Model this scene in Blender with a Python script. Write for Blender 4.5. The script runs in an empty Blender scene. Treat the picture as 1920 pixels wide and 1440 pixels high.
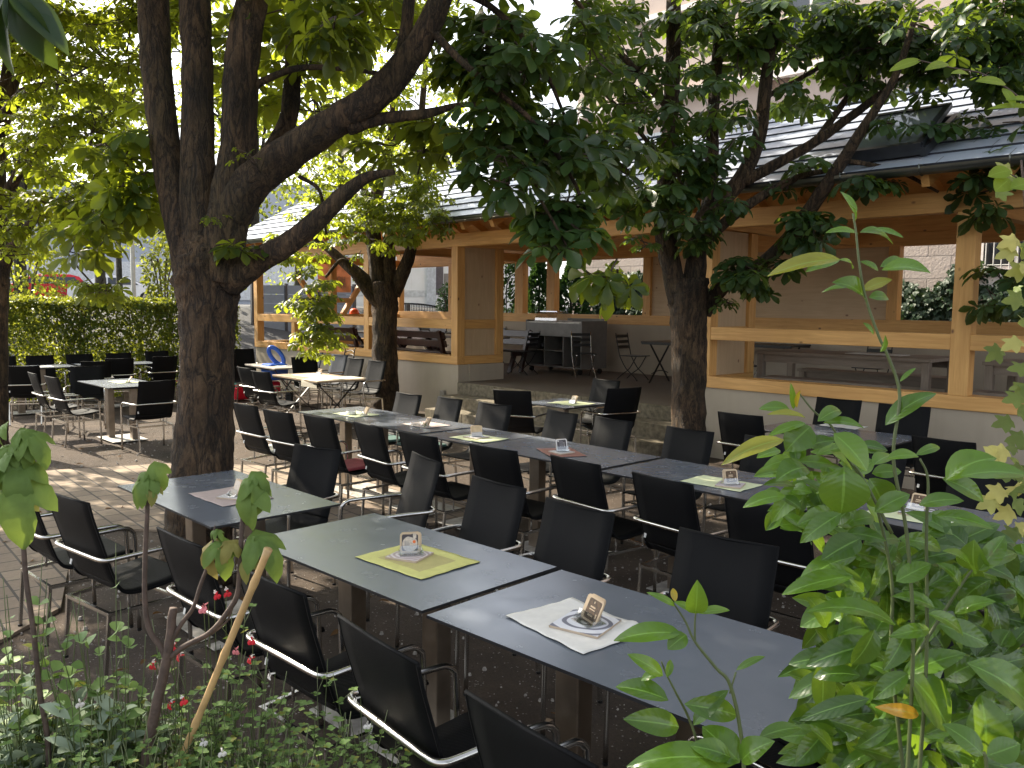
import bpy, math, random
import numpy as np
from mathutils import Vector, Matrix, noise as mnoise
from math import radians as R, sin, cos, pi

random.seed(7)
rng = np.random.default_rng(11)
SC = bpy.context.scene
COL = SC.collection

# ------------------------------------------------------------------ camera, world, sun, exposure
CAM_H = 1.9333
FPX = 1577.7
MC = np.array([[0.685, 0.7285, 0.0100], [0.0739, -0.0558, -0.9957], [-0.7248, 0.6828, -0.0921]])
cam = bpy.data.cameras.new('camera')
cam.sensor_width = 36.0
cam.lens = FPX / 1920 * 36
cam.clip_start = 0.05
cam.clip_end = 600
camo = bpy.data.objects.new('camera', cam)
COL.objects.link(camo)
rt, dn, fw = [Vector(v).normalized() for v in MC]
m = Matrix(((rt.x, -dn.x, -fw.x, 0), (rt.y, -dn.y, -fw.y, 0), (rt.z, -dn.z, -fw.z, CAM_H), (0, 0, 0, 1)))
camo.matrix_world = m
SC.camera = camo

SUN_EL = 38.0
SUN_V = Vector((-0.985, -0.172, 0)).normalized() * cos(R(SUN_EL)) + Vector((0, 0, sin(R(SUN_EL))))
world = bpy.data.worlds.new("World")
SC.world = world
world.use_nodes = True
wn = world.node_tree.nodes
wl = world.node_tree.links
sky = wn.new('ShaderNodeTexSky')
sky.sky_type = 'NISHITA'
sky.sun_disc = False
sky.sun_elevation = R(SUN_EL)
sky.sun_rotation = math.atan2(SUN_V.x, SUN_V.y)
sky.air_density = 1.0
sky.dust_density = 2.0
hs = wn.new('ShaderNodeHueSaturation')
hs.inputs['Saturation'].default_value = 0.32
wl.new(sky.outputs[0], hs.inputs['Color'])
wl.new(hs.outputs[0], wn['Background'].inputs[0])
wn['Background'].inputs[1].default_value = 0.15
sl = bpy.data.lights.new('sun', 'SUN')
sl.energy = 5.0
sl.angle = R(0.5)
sl.color = (1.0, 0.89, 0.71)
slo = bpy.data.objects.new('sun', sl)
COL.objects.link(slo)
slo.rotation_euler = (-SUN_V).to_track_quat('-Z', 'Y').to_euler()
slo.location = (0, 0, 30)
SC.view_settings.view_transform = 'Standard'
SC.view_settings.look = 'None'
SC.view_settings.exposure = 1.5
SC.view_settings.gamma = 1.0
SC.render.engine = 'CYCLES'
SC.cycles.max_bounces = 8
SC.cycles.diffuse_bounces = 4
SC.cycles.transmission_bounces = 6
SC.cycles.transparent_max_bounces = 8

# ------------------------------------------------------------------ survey of the photograph: pixel -> point in the place
def ray(u, v):
    return MC.T @ np.array([(u - 960) / FPX, (v - 720) / FPX, 1.0])
def at_z(u, v, z=0.0):
    r = ray(u, v); p = r * ((z - CAM_H) / r[2]); return Vector((p[0], p[1], z))
def at_y(u, v, y):
    r = ray(u, v); p = r * (y / r[1]); return Vector((p[0], p[1], p[2] + CAM_H))
def at_x(u, v, x):
    r = ray(u, v); p = r * (x / r[0]); return Vector((p[0], p[1], p[2] + CAM_H))
def gz(y):
    t = min(1.0, max(0.0, (y-5.8)/2.8)); return -0.09*(1-t*t*(3-2*t))
def at_d(u, v, d):
    p = ray(u, v) * d; return Vector((p[0], p[1], p[2] + CAM_H))

# units: about 1.14 to the metre (tables 70 x 120 cm); the soil dips 9 cm below the level of the pavilion wall foot
# ------------------------------------------------------------------ object helpers
def tag(o, label=None, cat=None, group=None, kind=None):
    if label: o['label'] = label
    if cat: o['category'] = cat
    if group: o['group'] = group
    if kind: o['kind'] = kind
    return o
def thing(name, label, cat, loc=(0, 0, 0), rz=0.0, group=None):
    o = bpy.data.objects.new(name, None)
    o.empty_display_size = 0.2
    COL.objects.link(o)
    o.location = loc
    o.rotation_euler = (0, 0, rz)
    return tag(o, label, cat, group)
def copy_tree(o, parent=None):
    c = o.copy(); COL.objects.link(c)
    if parent: c.parent = parent
    for ch in list(o.children): copy_tree(ch, c)
    return c
def root_of(o):
    while o.parent: o = o.parent
    return o
def link(name, me, parent=None, world_coords=True):
    o = bpy.data.objects.new(name, me)
    COL.objects.link(o)
    if parent is not None:
        o.parent = parent
        if world_coords and parent.parent is None and parent.type == 'EMPTY':
            o.location = -Vector(parent.location)
    return o

class MB:
    def __init__(s): s.v = []; s.f = []; s.mi = []
    def add(s, vs, fs, mi=0):
        b = len(s.v); s.v += [tuple(p) for p in vs]
        for f in fs: s.f.append([b + i for i in f]); s.mi.append(mi)
    def box(s, x0, x1, y0, y1, z0, z1, mi=0):
        s.add([(x0,y0,z0),(x1,y0,z0),(x1,y1,z0),(x0,y1,z0),(x0,y0,z1),(x1,y0,z1),(x1,y1,z1),(x0,y1,z1)],
              [(3,2,1,0),(4,5,6,7),(0,1,5,4),(1,2,6,5),(2,3,7,6),(3,0,4,7)], mi)
    def obox(s, c, sz, rot=None, mi=0):
        rot = rot or Matrix.Identity(3); c = Vector(c)
        vs = [c + rot @ Vector((sx*sz[0]/2, sy*sz[1]/2, q*sz[2]/2)) for q in (-1,1) for sx, sy in ((-1,-1),(1,-1),(1,1),(-1,1))]
        s.add(vs, [(3,2,1,0),(4,5,6,7),(0,1,5,4),(1,2,6,5),(2,3,7,6),(3,0,4,7)], mi)
    def bar(s, p, q, w, h, up=(0,0,1), mi=0):
        p = Vector(p); q = Vector(q); d = q - p; L = d.length; d.normalize()
        up = Vector(up); sd = d.cross(up)
        if sd.length < 1e-4: sd = d.cross(Vector((0,1,0)))
        sd.normalize(); u2 = sd.cross(d)
        rot = Matrix((sd, d, u2)).transposed()
        s.obox((p+q)/2, (w, L, h), rot, mi)
    def tube(s, pts, r, seg=8, closed=False, caps=True, mi=0, bump=None):
        pts = [Vector(p) for p in pts]; n = len(pts)
        rs = [r]*n if not hasattr(r, '__len__') else r
        rings = []; prev = None
        for i in range(n):
            a = pts[i-1] if (i > 0 or closed) else pts[i]
            b = pts[(i+1) % n] if (i < n-1 or closed) else pts[i]
            t = (b - a)
            if t.length < 1e-9: t = Vector((0,0,1))
            t.normalize()
            if prev is None:
                x = t.cross(Vector((0.03,0.02,1)))
                if x.length < 0.05: x = t.cross(Vector((1,0,0)))
            else:
                x = prev - t * prev.dot(t)
                if x.length < 1e-6: x = t.cross(Vector((1,0,0)))
            x.normalize(); y = t.cross(x); prev = x
            rings.append([pts[i] + (x*cos(2*pi*k/seg) + y*sin(2*pi*k/seg)) * rs[i] * (bump(i,k) if bump else 1) for k in range(seg)])
        vs = [p for rg in rings for p in rg]; fs = []
        for i in range(n if closed else n-1):
            j = (i+1) % n
            for k in range(seg):
                k2 = (k+1) % seg
                fs.append((i*seg+k, i*seg+k2, j*seg+k2, j*seg+k))
        if caps and not closed:
            fs.append(tuple(range(seg-1,-1,-1))); fs.append(tuple((n-1)*seg+k for k in range(seg)))
        s.add(vs, fs, mi)
    def lathe(s, prof, c=(0,0,0), seg=20, mi=0):
        c = Vector(c); vs = []; fs = []
        for r_, z in prof:
            for k in range(seg): vs.append(c + Vector((r_*cos(2*pi*k/seg), r_*sin(2*pi*k/seg), z)))
        for i in range(len(prof)-1):
            for k in range(seg):
                k2 = (k+1) % seg
                fs.append((i*seg+k, i*seg+k2, (i+1)*seg+k2, (i+1)*seg+k))
        s.add(vs, fs, mi)
    def prism(s, poly, ext, mi=0):
        # poly: list of 3D points (planar), ext: vector
        n = len(poly); ext = Vector(ext)
        vs = [Vector(p) for p in poly] + [Vector(p) + ext for p in poly]
        fs = [tuple(range(n-1,-1,-1)), tuple(range(n, 2*n))] + [(i, (i+1)%n, n+(i+1)%n, n+i) for i in range(n)]
        s.add(vs, fs, mi)
    def mesh(s, name, mats, smooth=False):
        me = bpy.data.meshes.new(name)
        me.from_pydata([tuple(v) for v in s.v], [], s.f)
        for mm in (mats if isinstance(mats, (list, tuple)) else [mats]): me.materials.append(mm)
        if isinstance(mats, (list, tuple)): me.polygons.foreach_set('material_index', s.mi)
        if smooth: me.polygons.foreach_set('use_smooth', [True]*len(me.polygons))
        me.update()
        return me
    def build(s, name, mats, parent=None, smooth=False, bevel=0, world_coords=True, recalc=False):
        me = s.mesh(name, mats, smooth)
        o = link(name, me, parent, world_coords)
        if bevel:
            b = o.modifiers.new('bevel', 'BEVEL'); b.width = bevel; b.segments = 2; b.limit_method = 'ANGLE'
        return o

def spline(pts, n=6):
    """Catmull-Rom through 3D points (also works for tuples of any length)"""
    P = [np.array(p, float) for p in pts]; out = []
    for i in range(len(P)-1):
        p0 = P[i-1] if i > 0 else 2*P[0]-P[1]
        p1, p2 = P[i], P[i+1]
        p3 = P[i+2] if i+2 < len(P) else 2*P[-1]-P[-2]
        for k in range(n):
            t = k/n
            out.append(0.5*((2*p1)+(-p0+p2)*t+(2*p0-5*p1+4*p2-p3)*t*t+(-p0+3*p1-3*p2+p3)*t**3))
    out.append(P[-1]); return out

# ------------------------------------------------------------------ materials
def new_mat(name):
    mt = bpy.data.materials.new(name); mt.use_nodes = True
    nt = mt.node_tree
    return mt, nt, nt.nodes['Principled BSDF'], nt.nodes['Material Output']
def N(nt, t, **kw):
    n = nt.nodes.new(t)
    for k, v in kw.items(): setattr(n, k, v)
    return n
def coords(nt, scale=(1,1,1), src='Object', rot=(0,0,0)):
    tc = N(nt, 'ShaderNodeTexCoord'); mp = N(nt, 'ShaderNodeMapping')
    mp.inputs['Scale'].default_value = scale; mp.inputs['Rotation'].default_value = rot
    nt.links.new(tc.outputs[src], mp.inputs[0]); return mp.outputs[0]
def noise(nt, vec, scale=5, detail=4, rough=0.55, dist=0.0):
    n = N(nt, 'ShaderNodeTexNoise'); n.inputs['Scale'].default_value = scale
    n.inputs['Detail'].default_value = detail; n.inputs['Roughness'].default_value = rough
    n.inputs['Distortion'].default_value = dist
    nt.links.new(vec, n.inputs['Vector']); return n.outputs['Fac']
def ramp(nt, fac, stops):
    r = N(nt, 'ShaderNodeValToRGB'); e = r.color_ramp.elements
    while len(e) < len(stops): e.new(0.5)
    for el, (p, c) in zip(e, stops):
        el.position = p; el.color = (*c, 1) if len(c) == 3 else c
    nt.links.new(fac, r.inputs[0]); return r.outputs[0]
def bump(nt, bs, h, strength=0.3, dist=0.01):
    b = N(nt, 'ShaderNodeBump'); b.inputs['Strength'].default_value = strength; b.inputs['Distance'].default_value = dist
    nt.links.new(h, b.inputs['Height']); nt.links.new(b.outputs[0], bs.inputs['Normal'])
def mixc(nt, fac, a, b, mode='MIX'):
    x = N(nt, 'ShaderNodeMix', data_type='RGBA', blend_type=mode)
    for s_, v in ((0, fac), (6, a), (7, b)):
        if hasattr(v, 'is_linked'): nt.links.new(v, x.inputs[s_])
        else: x.inputs[s_].default_value = v if s_ == 0 else (*v, 1)
    return x.outputs[2]
def math_(nt, op, a, b=0.5):
    x = N(nt, 'ShaderNodeMath', operation=op)
    for i, v in enumerate((a, b)):
        if hasattr(v, 'is_linked'): nt.links.new(v, x.inputs[i])
        else: x.inputs[i].default_value = v
    return x.outputs[0]

def simple(name, col, rough=0.6, metal=0.0, var=0.12, scale=8, bmp=0.0, bscale=60, spec=0.5, trans=0.0, rvar=0.0):
    mt, nt, bs, out = new_mat(name)
    v = coords(nt)
    f = noise(nt, v, scale, 5)
    c0 = tuple(max(0, x*(1-var*2)) for x in col); c1 = tuple(min(1, x*(1+var*2)) for x in col)
    nt.links.new(ramp(nt, f, [(0.25, c0), (0.75, c1)]), bs.inputs['Base Color'])
    bs.inputs['Roughness'].default_value = rough; bs.inputs['Metallic'].default_value = metal
    bs.inputs['Specular IOR Level'].default_value = spec
    if rvar:
        f2 = noise(nt, v, scale*2.3, 6)
        nt.links.new(ramp(nt, f2, [(0.3, (rough-rvar,)*3), (0.7, (rough+rvar,)*3)]), bs.inputs['Roughness'])
    if trans: bs.inputs['Transmission Weight'].default_value = trans
    if bmp: bump(nt, bs, noise(nt, v, bscale, 4), bmp, 0.01)
    return mt

def wood(name, axis, c_lo, c_hi, c_knot, rough=0.55, knots=True):
    mt, nt, bs, out = new_mat(name)
    st = [11, 11, 11]; st[axis] = 0.7
    v = coords(nt, tuple(st))
    f = noise(nt, v, 2.2, 6, 0.6, 0.9)
    c = ramp(nt, f, [(0.28, c_lo), (0.52, tuple((a+b)/2 for a, b in zip(c_lo, c_hi))), (0.72, c_hi)])
    v1 = coords(nt, (0.9, 0.9, 0.9))
    big = noise(nt, v1, 1.3, 3)
    c = mixc(nt, ramp(nt, big, [(0.35, (0,0,0)), (0.7, (0.35,)*3)]), c, tuple(x*0.72 for x in c_lo))
    if knots:
        sk = [2.3, 2.3, 2.3]; sk[axis] = 1.5
        vo = N(nt, 'ShaderNodeTexVoronoi'); vo.inputs['Scale'].default_value = 2.0
        nt.links.new(coords(nt, tuple(sk)), vo.inputs['Vector'])
        kf = ramp(nt, vo.outputs['Distance'], [(0.045, (1,1,1)), (0.10, (0,0,0))])
        c = mixc(nt, kf, c, c_knot)
    nt.links.new(c, bs.inputs['Base Color'])
    bs.inputs['Roughness'].default_value = rough
    bump(nt, bs, f, 0.15, 0.01)
    return mt

def leaf_mat(name, dark, light, tcol, trans=0.42, rough=0.42, spec=0.5, third=None, vein=0):
    mt, nt, bs, out = new_mat(name)
    at = N(nt, 'ShaderNodeAttribute', attribute_name='rnd')
    stops = [(0.0, dark), (0.8 if third else 1.0, light)] + ([(0.97, third)] if third else [])
    c = ramp(nt, at.outputs['Fac'], stops)
    v = coords(nt)
    nz = noise(nt, v, 30 if vein else 14, 3)
    c = mixc(nt, 0.5, c, ramp(nt, nz, [(0.3, (0.55,)*3), (0.7, (1.0,)*3)]), 'MULTIPLY')
    if vein == 2:
        a1 = N(nt, 'ShaderNodeAttribute', attribute_name='along').outputs['Fac']; a2 = N(nt, 'ShaderNodeAttribute', attribute_name='across').outputs['Fac']
        midr = math_(nt, 'LESS_THAN', a2, 0.055)
        ph = math_(nt, 'SUBTRACT', math_(nt, 'MULTIPLY', a1, 8.5), math_(nt, 'MULTIPLY', a2, 1.6))
        fr = math_(nt, 'ABSOLUTE', math_(nt, 'SUBTRACT', math_(nt, 'FRACT', ph), 0.5))
        vn = math_(nt, 'MAXIMUM', midr, math_(nt, 'MULTIPLY', math_(nt, 'GREATER_THAN', fr, 0.46), 0.14))
        c = mixc(nt, math_(nt, 'MULTIPLY', vn, 0.38), c, tuple(min(1, x*2.2+.05) for x in light))
        spots = ramp(nt, noise(nt, v, 55, 3), [(0.70, (0,0,0)), (0.76, (0.6,)*3)])
        c = mixc(nt, spots, c, (0.12,0.10,0.03))
        veinh = math_(nt, 'ADD', fr, math_(nt, 'MULTIPLY', midr, -1.2))
    nt.links.new(c, bs.inputs['Base Color'])
    bs.inputs['Roughness'].default_value = rough; bs.inputs['Specular IOR Level'].default_value = spec
    tr = N(nt, 'ShaderNodeBsdfTranslucent')
    tstops = [(0.0, tuple(x*0.6 for x in tcol)), (0.8 if third else 1.0, tcol)] + ([(0.97, tuple(min(1, x*1.6) for x in third))] if third else [])
    nt.links.new(ramp(nt, at.outputs['Fac'], tstops), tr.inputs['Color'])
    mx = N(nt, 'ShaderNodeMixShader'); mx.inputs[0].default_value = trans
    nt.links.new(bs.outputs[0], mx.inputs[1]); nt.links.new(tr.outputs[0], mx.inputs[2])
    nt.links.new(mx.outputs[0], out.inputs['Surface'])
    if vein == 2: bump(nt, bs, math_(nt, 'ADD', math_(nt, 'MULTIPLY', veinh, 0.5), noise(nt, v, 40, 2)), 0.22, 0.004)
    elif vein: bump(nt, bs, noise(nt, v, 90, 2), 0.25, 0.004)
    return mt

M = {}
SPR = ((0.56, 0.285, 0.085), (0.80, 0.47, 0.165), (0.17, 0.075, 0.03))
for i, a in enumerate('xyz'): M['wood_'+a] = wood('spruce_'+a, i, *SPR)
PNL = ((0.50, 0.355, 0.21), (0.62, 0.455, 0.285), (0.17, 0.08, 0.04))
M['panel'] = wood('spruce_panel', 2, *PNL)
M['panel_x'] = wood('spruce_panel_x', 0, *PNL)
for i, a in enumerate('xyz'): M['teak_'+a] = wood('weathered_teak_'+a, i, (0.20,0.16,0.125), (0.33,0.27,0.22), (0.08,0.06,0.05), 0.7, False)
M['brown_wood'] = wood('brown_stained_wood', 0, (0.028,0.012,0.010), (0.055,0.022,0.018), (0.02,0.01,0.01), 0.35, False)
M['slat'] = simple('black_slat', (0.012,0.012,0.013), 0.4)
M['fabric'] = None
def fabric(name, col):
    mt, nt, bs, out = new_mat(name)
    v = coords(nt, (1,1,1))
    w1 = N(nt, 'ShaderNodeTexWave', bands_direction='X'); w1.inputs['Scale'].default_value = 160
    w2 = N(nt, 'ShaderNodeTexWave', bands_direction='Z'); w2.inputs['Scale'].default_value = 160
    nt.links.new(v, w1.inputs['Vector']); nt.links.new(v, w2.inputs['Vector'])
    wv = math_(nt, 'MULTIPLY', w1.outputs['Fac'], w2.outputs['Fac'])
    nz = noise(nt, v, 7, 4)
    c = mixc(nt, nz, tuple(x*0.7 for x in col), tuple(x*1.4 for x in col))
    nt.links.new(c, bs.inputs['Base Color'])
    bs.inputs['Roughness'].default_value = 0.6; bs.inputs['Specular IOR Level'].default_value = 0.13
    bump(nt, bs, wv, 0.25, 0.002)
    return mt
M['fabric'] = fabric('black_mesh_fabric', (0.0045, 0.0047, 0.0055))
M['fabric_grey'] = fabric('grey_mesh_fabric', (0.045, 0.05, 0.062))
M['steel'] = simple('brushed_steel', (0.55,0.53,0.50), 0.24, 1.0, 0.03, 3)
M['steel_dull'] = simple('dull_steel_post', (0.30,0.25,0.20), 0.38, 1.0, 0.12, 6, rvar=0.08)
M['steel_plate'] = simple('scuffed_base_plate', (0.42,0.40,0.37), 0.55, 0.35, 0.25, 9, rvar=0.1)
M['black_metal'] = simple('black_metal', (0.012,0.012,0.013), 0.35, 0.3)
M['tag'] = simple('white_tag', (0.75,0.75,0.72), 0.5)
def tabletop():
    mt, nt, bs, out = new_mat('dark_laminate')
    v = coords(nt)
    f = noise(nt, v, 3, 6, 0.65)
    c = ramp(nt, f, [(0.25, (0.122,0.137,0.166)), (0.75, (0.142,0.159,0.190))])
    d = noise(nt, v, 55, 2)
    c = mixc(nt, ramp(nt, d, [(0.77, (0,0,0)), (0.82, (0.22,)*3)]), c, (0.35,0.36,0.37))
    sm = noise(nt, coords(nt, (2, 9, 1)), 3, 4, 0.6, 1.5)
    c = mixc(nt, ramp(nt, sm, [(0.62, (0,0,0)), (0.9, (0.07,)*3)]), c, (0.22,0.24,0.27))
    nt.links.new(c, bs.inputs['Base Color'])
    nt.links.new(ramp(nt, noise(nt, v, 6, 5), [(0.3, (0.20,)*3), (0.7, (0.29,)*3)]), bs.inputs['Roughness'])
    bs.inputs['Specular IOR Level'].default_value = 0.7
    return mt
M['top'] = tabletop()
M['top_edge'] = simple('black_core_edge', (0.010,0.010,0.012), 0.5)
def plaster(name, col, dirt):
    mt, nt, bs, out = new_mat(name)
    v = coords(nt)
    f = noise(nt, v, 1.4, 6, 0.6)
    c = ramp(nt, f, [(0.3, tuple(x*0.86 for x in col)), (0.7, col)])
    st = noise(nt, coords(nt, (5, 5, 0.35)), 1.5, 4)
    c = mixc(nt, ramp(nt, st, [(0.55, (0,0,0)), (0.8, (0.45,)*3)]), c, dirt)
    nt.links.new(c, bs.inputs['Base Color']); bs.inputs['Roughness'].default_value = 0.85
    bump(nt, bs, noise(nt, v, 90, 5), 0.25, 0.006)
    return mt
M['plaster'] = plaster('grey_render', (0.44,0.375,0.295), (0.33,0.28,0.215))
M['concrete'] = plaster('floor_concrete', (0.155,0.125,0.10), (0.10,0.082,0.065))
M['stone_step'] = simple('granite_step', (0.16,0.135,0.095), 0.9, 0, 0.28, 16, 0.6, 70)
M['white_wall'] = plaster('white_render', (0.74,0.75,0.79), (0.6,0.6,0.62))
M['grey_clad'] = simple('grey_cladding', (0.20,0.22,0.26), 0.6, 0, 0.05)
M['glass_sky_tint'] = simple('sky_tinted_roof_glass', (0.20,0.23,0.25), 0.06, 0.0, 0.0, spec=1.0)  # pale base colour stands in for sky reflected in the pane
M['glass_dark'] = simple('dark_window_glass', (0.02,0.025,0.03), 0.06, 0.0, 0.0, spec=0.8)
def glass(name, col=(1,1,1), rough=0.03):
    mt, nt, bs, out = new_mat(name)
    gl = N(nt, 'ShaderNodeBsdfGlossy'); gl.inputs['Roughness'].default_value = rough
    tr = N(nt, 'ShaderNodeBsdfTransparent'); tr.inputs[0].default_value = (*col, 1)
    fr = N(nt, 'ShaderNodeLayerWeight'); fr.inputs[0].default_value = 0.35
    mx = N(nt, 'ShaderNodeMixShader')
    f = math_(nt, 'ADD', math_(nt, 'MULTIPLY', fr.outputs['Facing'], 0.6), 0.10)
    nt.links.new(f, mx.inputs[0]); nt.links.new(tr.outputs[0], mx.inputs[1]); nt.links.new(gl.outputs[0], mx.inputs[2])
    nt.links.new(mx.outputs[0], out.inputs['Surface'])
    return mt
M['acrylic'] = glass('clear_acrylic', (0.93,0.95,0.96))
M['pane'] = glass('window_pane', (0.7,0.75,0.78))
def ashlar():
    mt, nt, bs, out = new_mat('pale_ashlar')
    v = coords(nt, (1,1,1), rot=(R(90),0,0))
    br = N(nt, 'ShaderNodeTexBrick'); br.inputs['Scale'].default_value = 1.0
    br.inputs['Brick Width'].default_value = 0.85; br.inputs['Row Height'].default_value = 0.42
    br.inputs['Mortar Size'].default_value = 0.012; br.inputs['Mortar Smooth'].default_value = 0.3; br.offset = 0.5
    br.inputs['Color1'].default_value = (0.34,0.285,0.25,1); br.inputs['Color2'].default_value = (0.43,0.365,0.325,1); br.inputs['Mortar'].default_value = (0.22,0.19,0.17,1)
    vv = N(nt, 'ShaderNodeVectorMath', operation='ADD'); nz = N(nt, 'ShaderNodeTexNoise'); nz.inputs['Scale'].default_value = 2.0
    nt.links.new(v, nz.inputs['Vector'])
    sc = N(nt, 'ShaderNodeVectorMath', operation='SCALE'); sc.inputs['Scale'].default_value = 0.05
    nt.links.new(nz.outputs['Color'], sc.inputs[0]); nt.links.new(v, vv.inputs[0]); nt.links.new(sc.outputs[0], vv.inputs[1])
    nt.links.new(vv.outputs[0], br.inputs['Vector'])
    v2 = coords(nt)
    st = noise(nt, v2, 1.7, 6, 0.65)
    c = mixc(nt, ramp(nt, st, [(0.5, (0,0,0)), (0.8, (0.5,)*3)]), br.outputs['Color'], (0.33,0.30,0.28))
    nt.links.new(c, bs.inputs['Base Color']); bs.inputs['Roughness'].default_value = 0.9
    bump(nt, bs, math_(nt, 'ADD', math_(nt, 'MULTIPLY', br.outputs['Fac'], -1.0), noise(nt, v2, 25, 5)), 0.5, 0.02)
    return mt
M['ashlar'] = ashlar()
M['pale_stone'] = plaster('pale_stone_wall', (0.44,0.355,0.31), (0.34,0.28,0.25))
M['cornice'] = simple('pale_cornice', (0.70,0.64,0.60), 0.8, 0, 0.08)
def slate():
    mt, nt, bs, out = new_mat('grey_blue_roof_tile')
    v = coords(nt)
    f = noise(nt, v, 2.0, 5)
    c = ramp(nt, f, [(0.3, (0.33,0.375,0.47)), (0.7, (0.41,0.46,0.56))])
    sp = N(nt, 'ShaderNodeSeparateXYZ'); nt.links.new(v, sp.inputs[0])
    row = math_(nt, 'FLOOR', math_(nt, 'MULTIPLY', sp.outputs['Y'], 1/0.289))
    xx = math_(nt, 'ADD', math_(nt, 'MULTIPLY', sp.outputs['X'], 1.55), math_(nt, 'MULTIPLY', row, 0.37))
    fr = math_(nt, 'FRACT', xx)
    j = math_(nt, 'LESS_THAN', fr, 0.013)
    c = mixc(nt, j, c, (0.02,0.02,0.025))
    wn_ = N(nt, 'ShaderNodeTexWhiteNoise', noise_dimensions='2D')
    cb = N(nt, 'ShaderNodeCombineXYZ'); nt.links.new(math_(nt, 'FLOOR', xx), cb.inputs[0]); nt.links.new(row, cb.inputs[1])
    nt.links.new(cb.outputs[0], wn_.inputs['Vector'])
    c = mixc(nt, 0.35, c, ramp(nt, wn_.outputs['Value'], [(0, (0.7,)*3), (1, (1,1,1))]), 'MULTIPLY')
    nt.links.new(c, bs.inputs['Base Color'])
    bs.inputs['Roughness'].default_value = 0.34; bs.inputs['Specular IOR Level'].default_value = 0.8
    return mt
M['slate'] = slate()
M['slate_butt_shade'] = simple('shaded_tile_butt', (0.028,0.032,0.046), 0.7)  # tile edges darkened: shadow between the courses put into the colour
M['gutter'] = simple('weathered_zinc_gutter', (0.16,0.17,0.155), 0.28, 0.9, 0.2, 3)
M['dark_frame'] = simple('anthracite_frame', (0.025,0.028,0.035), 0.4)
def bark(name, lo, hi, moss):
    mt, nt, bs, out = new_mat(name)
    v = coords(nt, (1,1,0.28))
    f = noise(nt, v, 22, 8, 0.7, 0.6)
    c = ramp(nt, f, [(0.32, lo), (0.68, hi)])
    b = noise(nt, coords(nt), 1.7, 5)
    c = mixc(nt, ramp(nt, b, [(0.48, (0,0,0)), (0.72, (0.6,)*3)]), c, moss)
    fine = noise(nt, coords(nt, (1,1,0.6)), 70, 4, 0.7)
    c = mixc(nt, 0.6, c, ramp(nt, fine, [(0.35, (0.45,)*3), (0.65, (1.0,)*3)]), 'MULTIPLY')
    nt.links.new(c, bs.inputs['Base Color']); bs.inputs['Roughness'].default_value = 0.9
    cr = noise(nt, coords(nt, (1,1,0.22)), 13, 6, 0.6, 0.8)
    crk = math_(nt, 'ABSOLUTE', math_(nt, 'SUBTRACT', cr, 0.5))
    c = mixc(nt, ramp(nt, crk, [(0.0, (0.8,)*3), (0.035, (0,0,0))]), c, tuple(x*0.35 for x in lo))
    big = noise(nt, coords(nt, (1,1,0.5), rot=(0.2,0.3,0)), 3.2, 6, 0.6)
    c = mixc(nt, 0.8, c, ramp(nt, big, [(0.36, (0.38,)*3), (0.60, (1.15,)*3)]), 'MULTIPLY')
    nt.links.new(c, bs.inputs['Base Color'])
    bump(nt, bs, math_(nt, 'ADD', math_(nt, 'ADD', f, math_(nt, 'MULTIPLY', fine, 0.5)), math_(nt, 'MULTIPLY', ramp(nt, crk, [(0.0, (0,0,0)), (0.06, (1,1,1))]), 0.8)), 1.0, 0.05)
    return mt
M['bark'] = bark('chestnut_bark', (0.036,0.020,0.010), (0.195,0.116,0.060), (0.055,0.048,0.020))
M['bark_grey'] = bark('grey_bark', (0.055,0.05,0.04), (0.14,0.13,0.11), (0.06,0.07,0.04))
M['leaf_chestnut'] = leaf_mat('chestnut_leaf', (0.018,0.045,0.016), (0.060,0.110,0.022), (0.52,0.60,0.035), 0.5, 0.42, 0.4)
M['leaf_dark'] = leaf_mat('dark_leaf', (0.020,0.052,0.020), (0.060,0.115,0.034), (0.26,0.37,0.03), 0.38, 0.38, 0.45)  # darker copy of the chestnut leaf; shade of unlit boughs is in its colour
M['leaf_bright'] = leaf_mat('bright_leaf', (0.045,0.09,0.02), (0.11,0.16,0.03), (0.50,0.56,0.05), 0.5, 0.5, 0.3)
M['leaf_hedge'] = leaf_mat('hedge_leaf', (0.025,0.055,0.014), (0.085,0.145,0.022), (0.55,0.58,0.05), 0.45, 0.45, 0.4)
M['leaf_ivy'] = leaf_mat('ivy_leaf', (0.012,0.030,0.014), (0.032,0.062,0.024), (0.10,0.17,0.03), 0.2, 0.5, 0.3)
M['leaf_thuja'] = leaf_mat('thuja_leaf', (0.014,0.040,0.016), (0.035,0.085,0.030), (0.1,0.2,0.03), 0.2, 0.6, 0.2)
M['leaf_citrus'] = leaf_mat('glossy_shrub_leaf', (0.024,0.070,0.013), (0.105,0.215,0.024), (0.32,0.50,0.03), 0.32, 0.22, 0.55, (0.55,0.30,0.03), vein=2)
M['leaf_maple'] = leaf_mat('pale_maple_leaf', (0.06,0.11,0.03), (0.18,0.24,0.06), (0.45,0.5,0.08), 0.4, 0.5, 0.35, (0.55,0.50,0.16), vein=1)
M['leaf_fig'] = leaf_mat('fig_leaf', (0.085,0.165,0.045), (0.17,0.26,0.06), (0.32,0.42,0.06), 0.3, 0.6, 0.25, (0.32,0.25,0.08), vein=1)
M['leaf_salvia'] = leaf_mat('salvia_leaf', (0.10,0.20,0.06), (0.22,0.34,0.10), (0.26,0.36,0.06), 0.3, 0.55, 0.3, (0.25,0.26,0.05))
M['leaf_sage'] = leaf_mat('sage_leaf', (0.26,0.34,0.24), (0.42,0.50,0.37), (0.25,0.33,0.15), 0.2, 0.8, 0.15)
M['stem_green'] = simple('green_stem', (0.075,0.10,0.03), 0.55)
M['stem_brown'] = simple('brown_woody_stem', (0.075,0.05,0.038), 0.75, 0, 0.25, 30, 0.4, 120)
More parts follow.
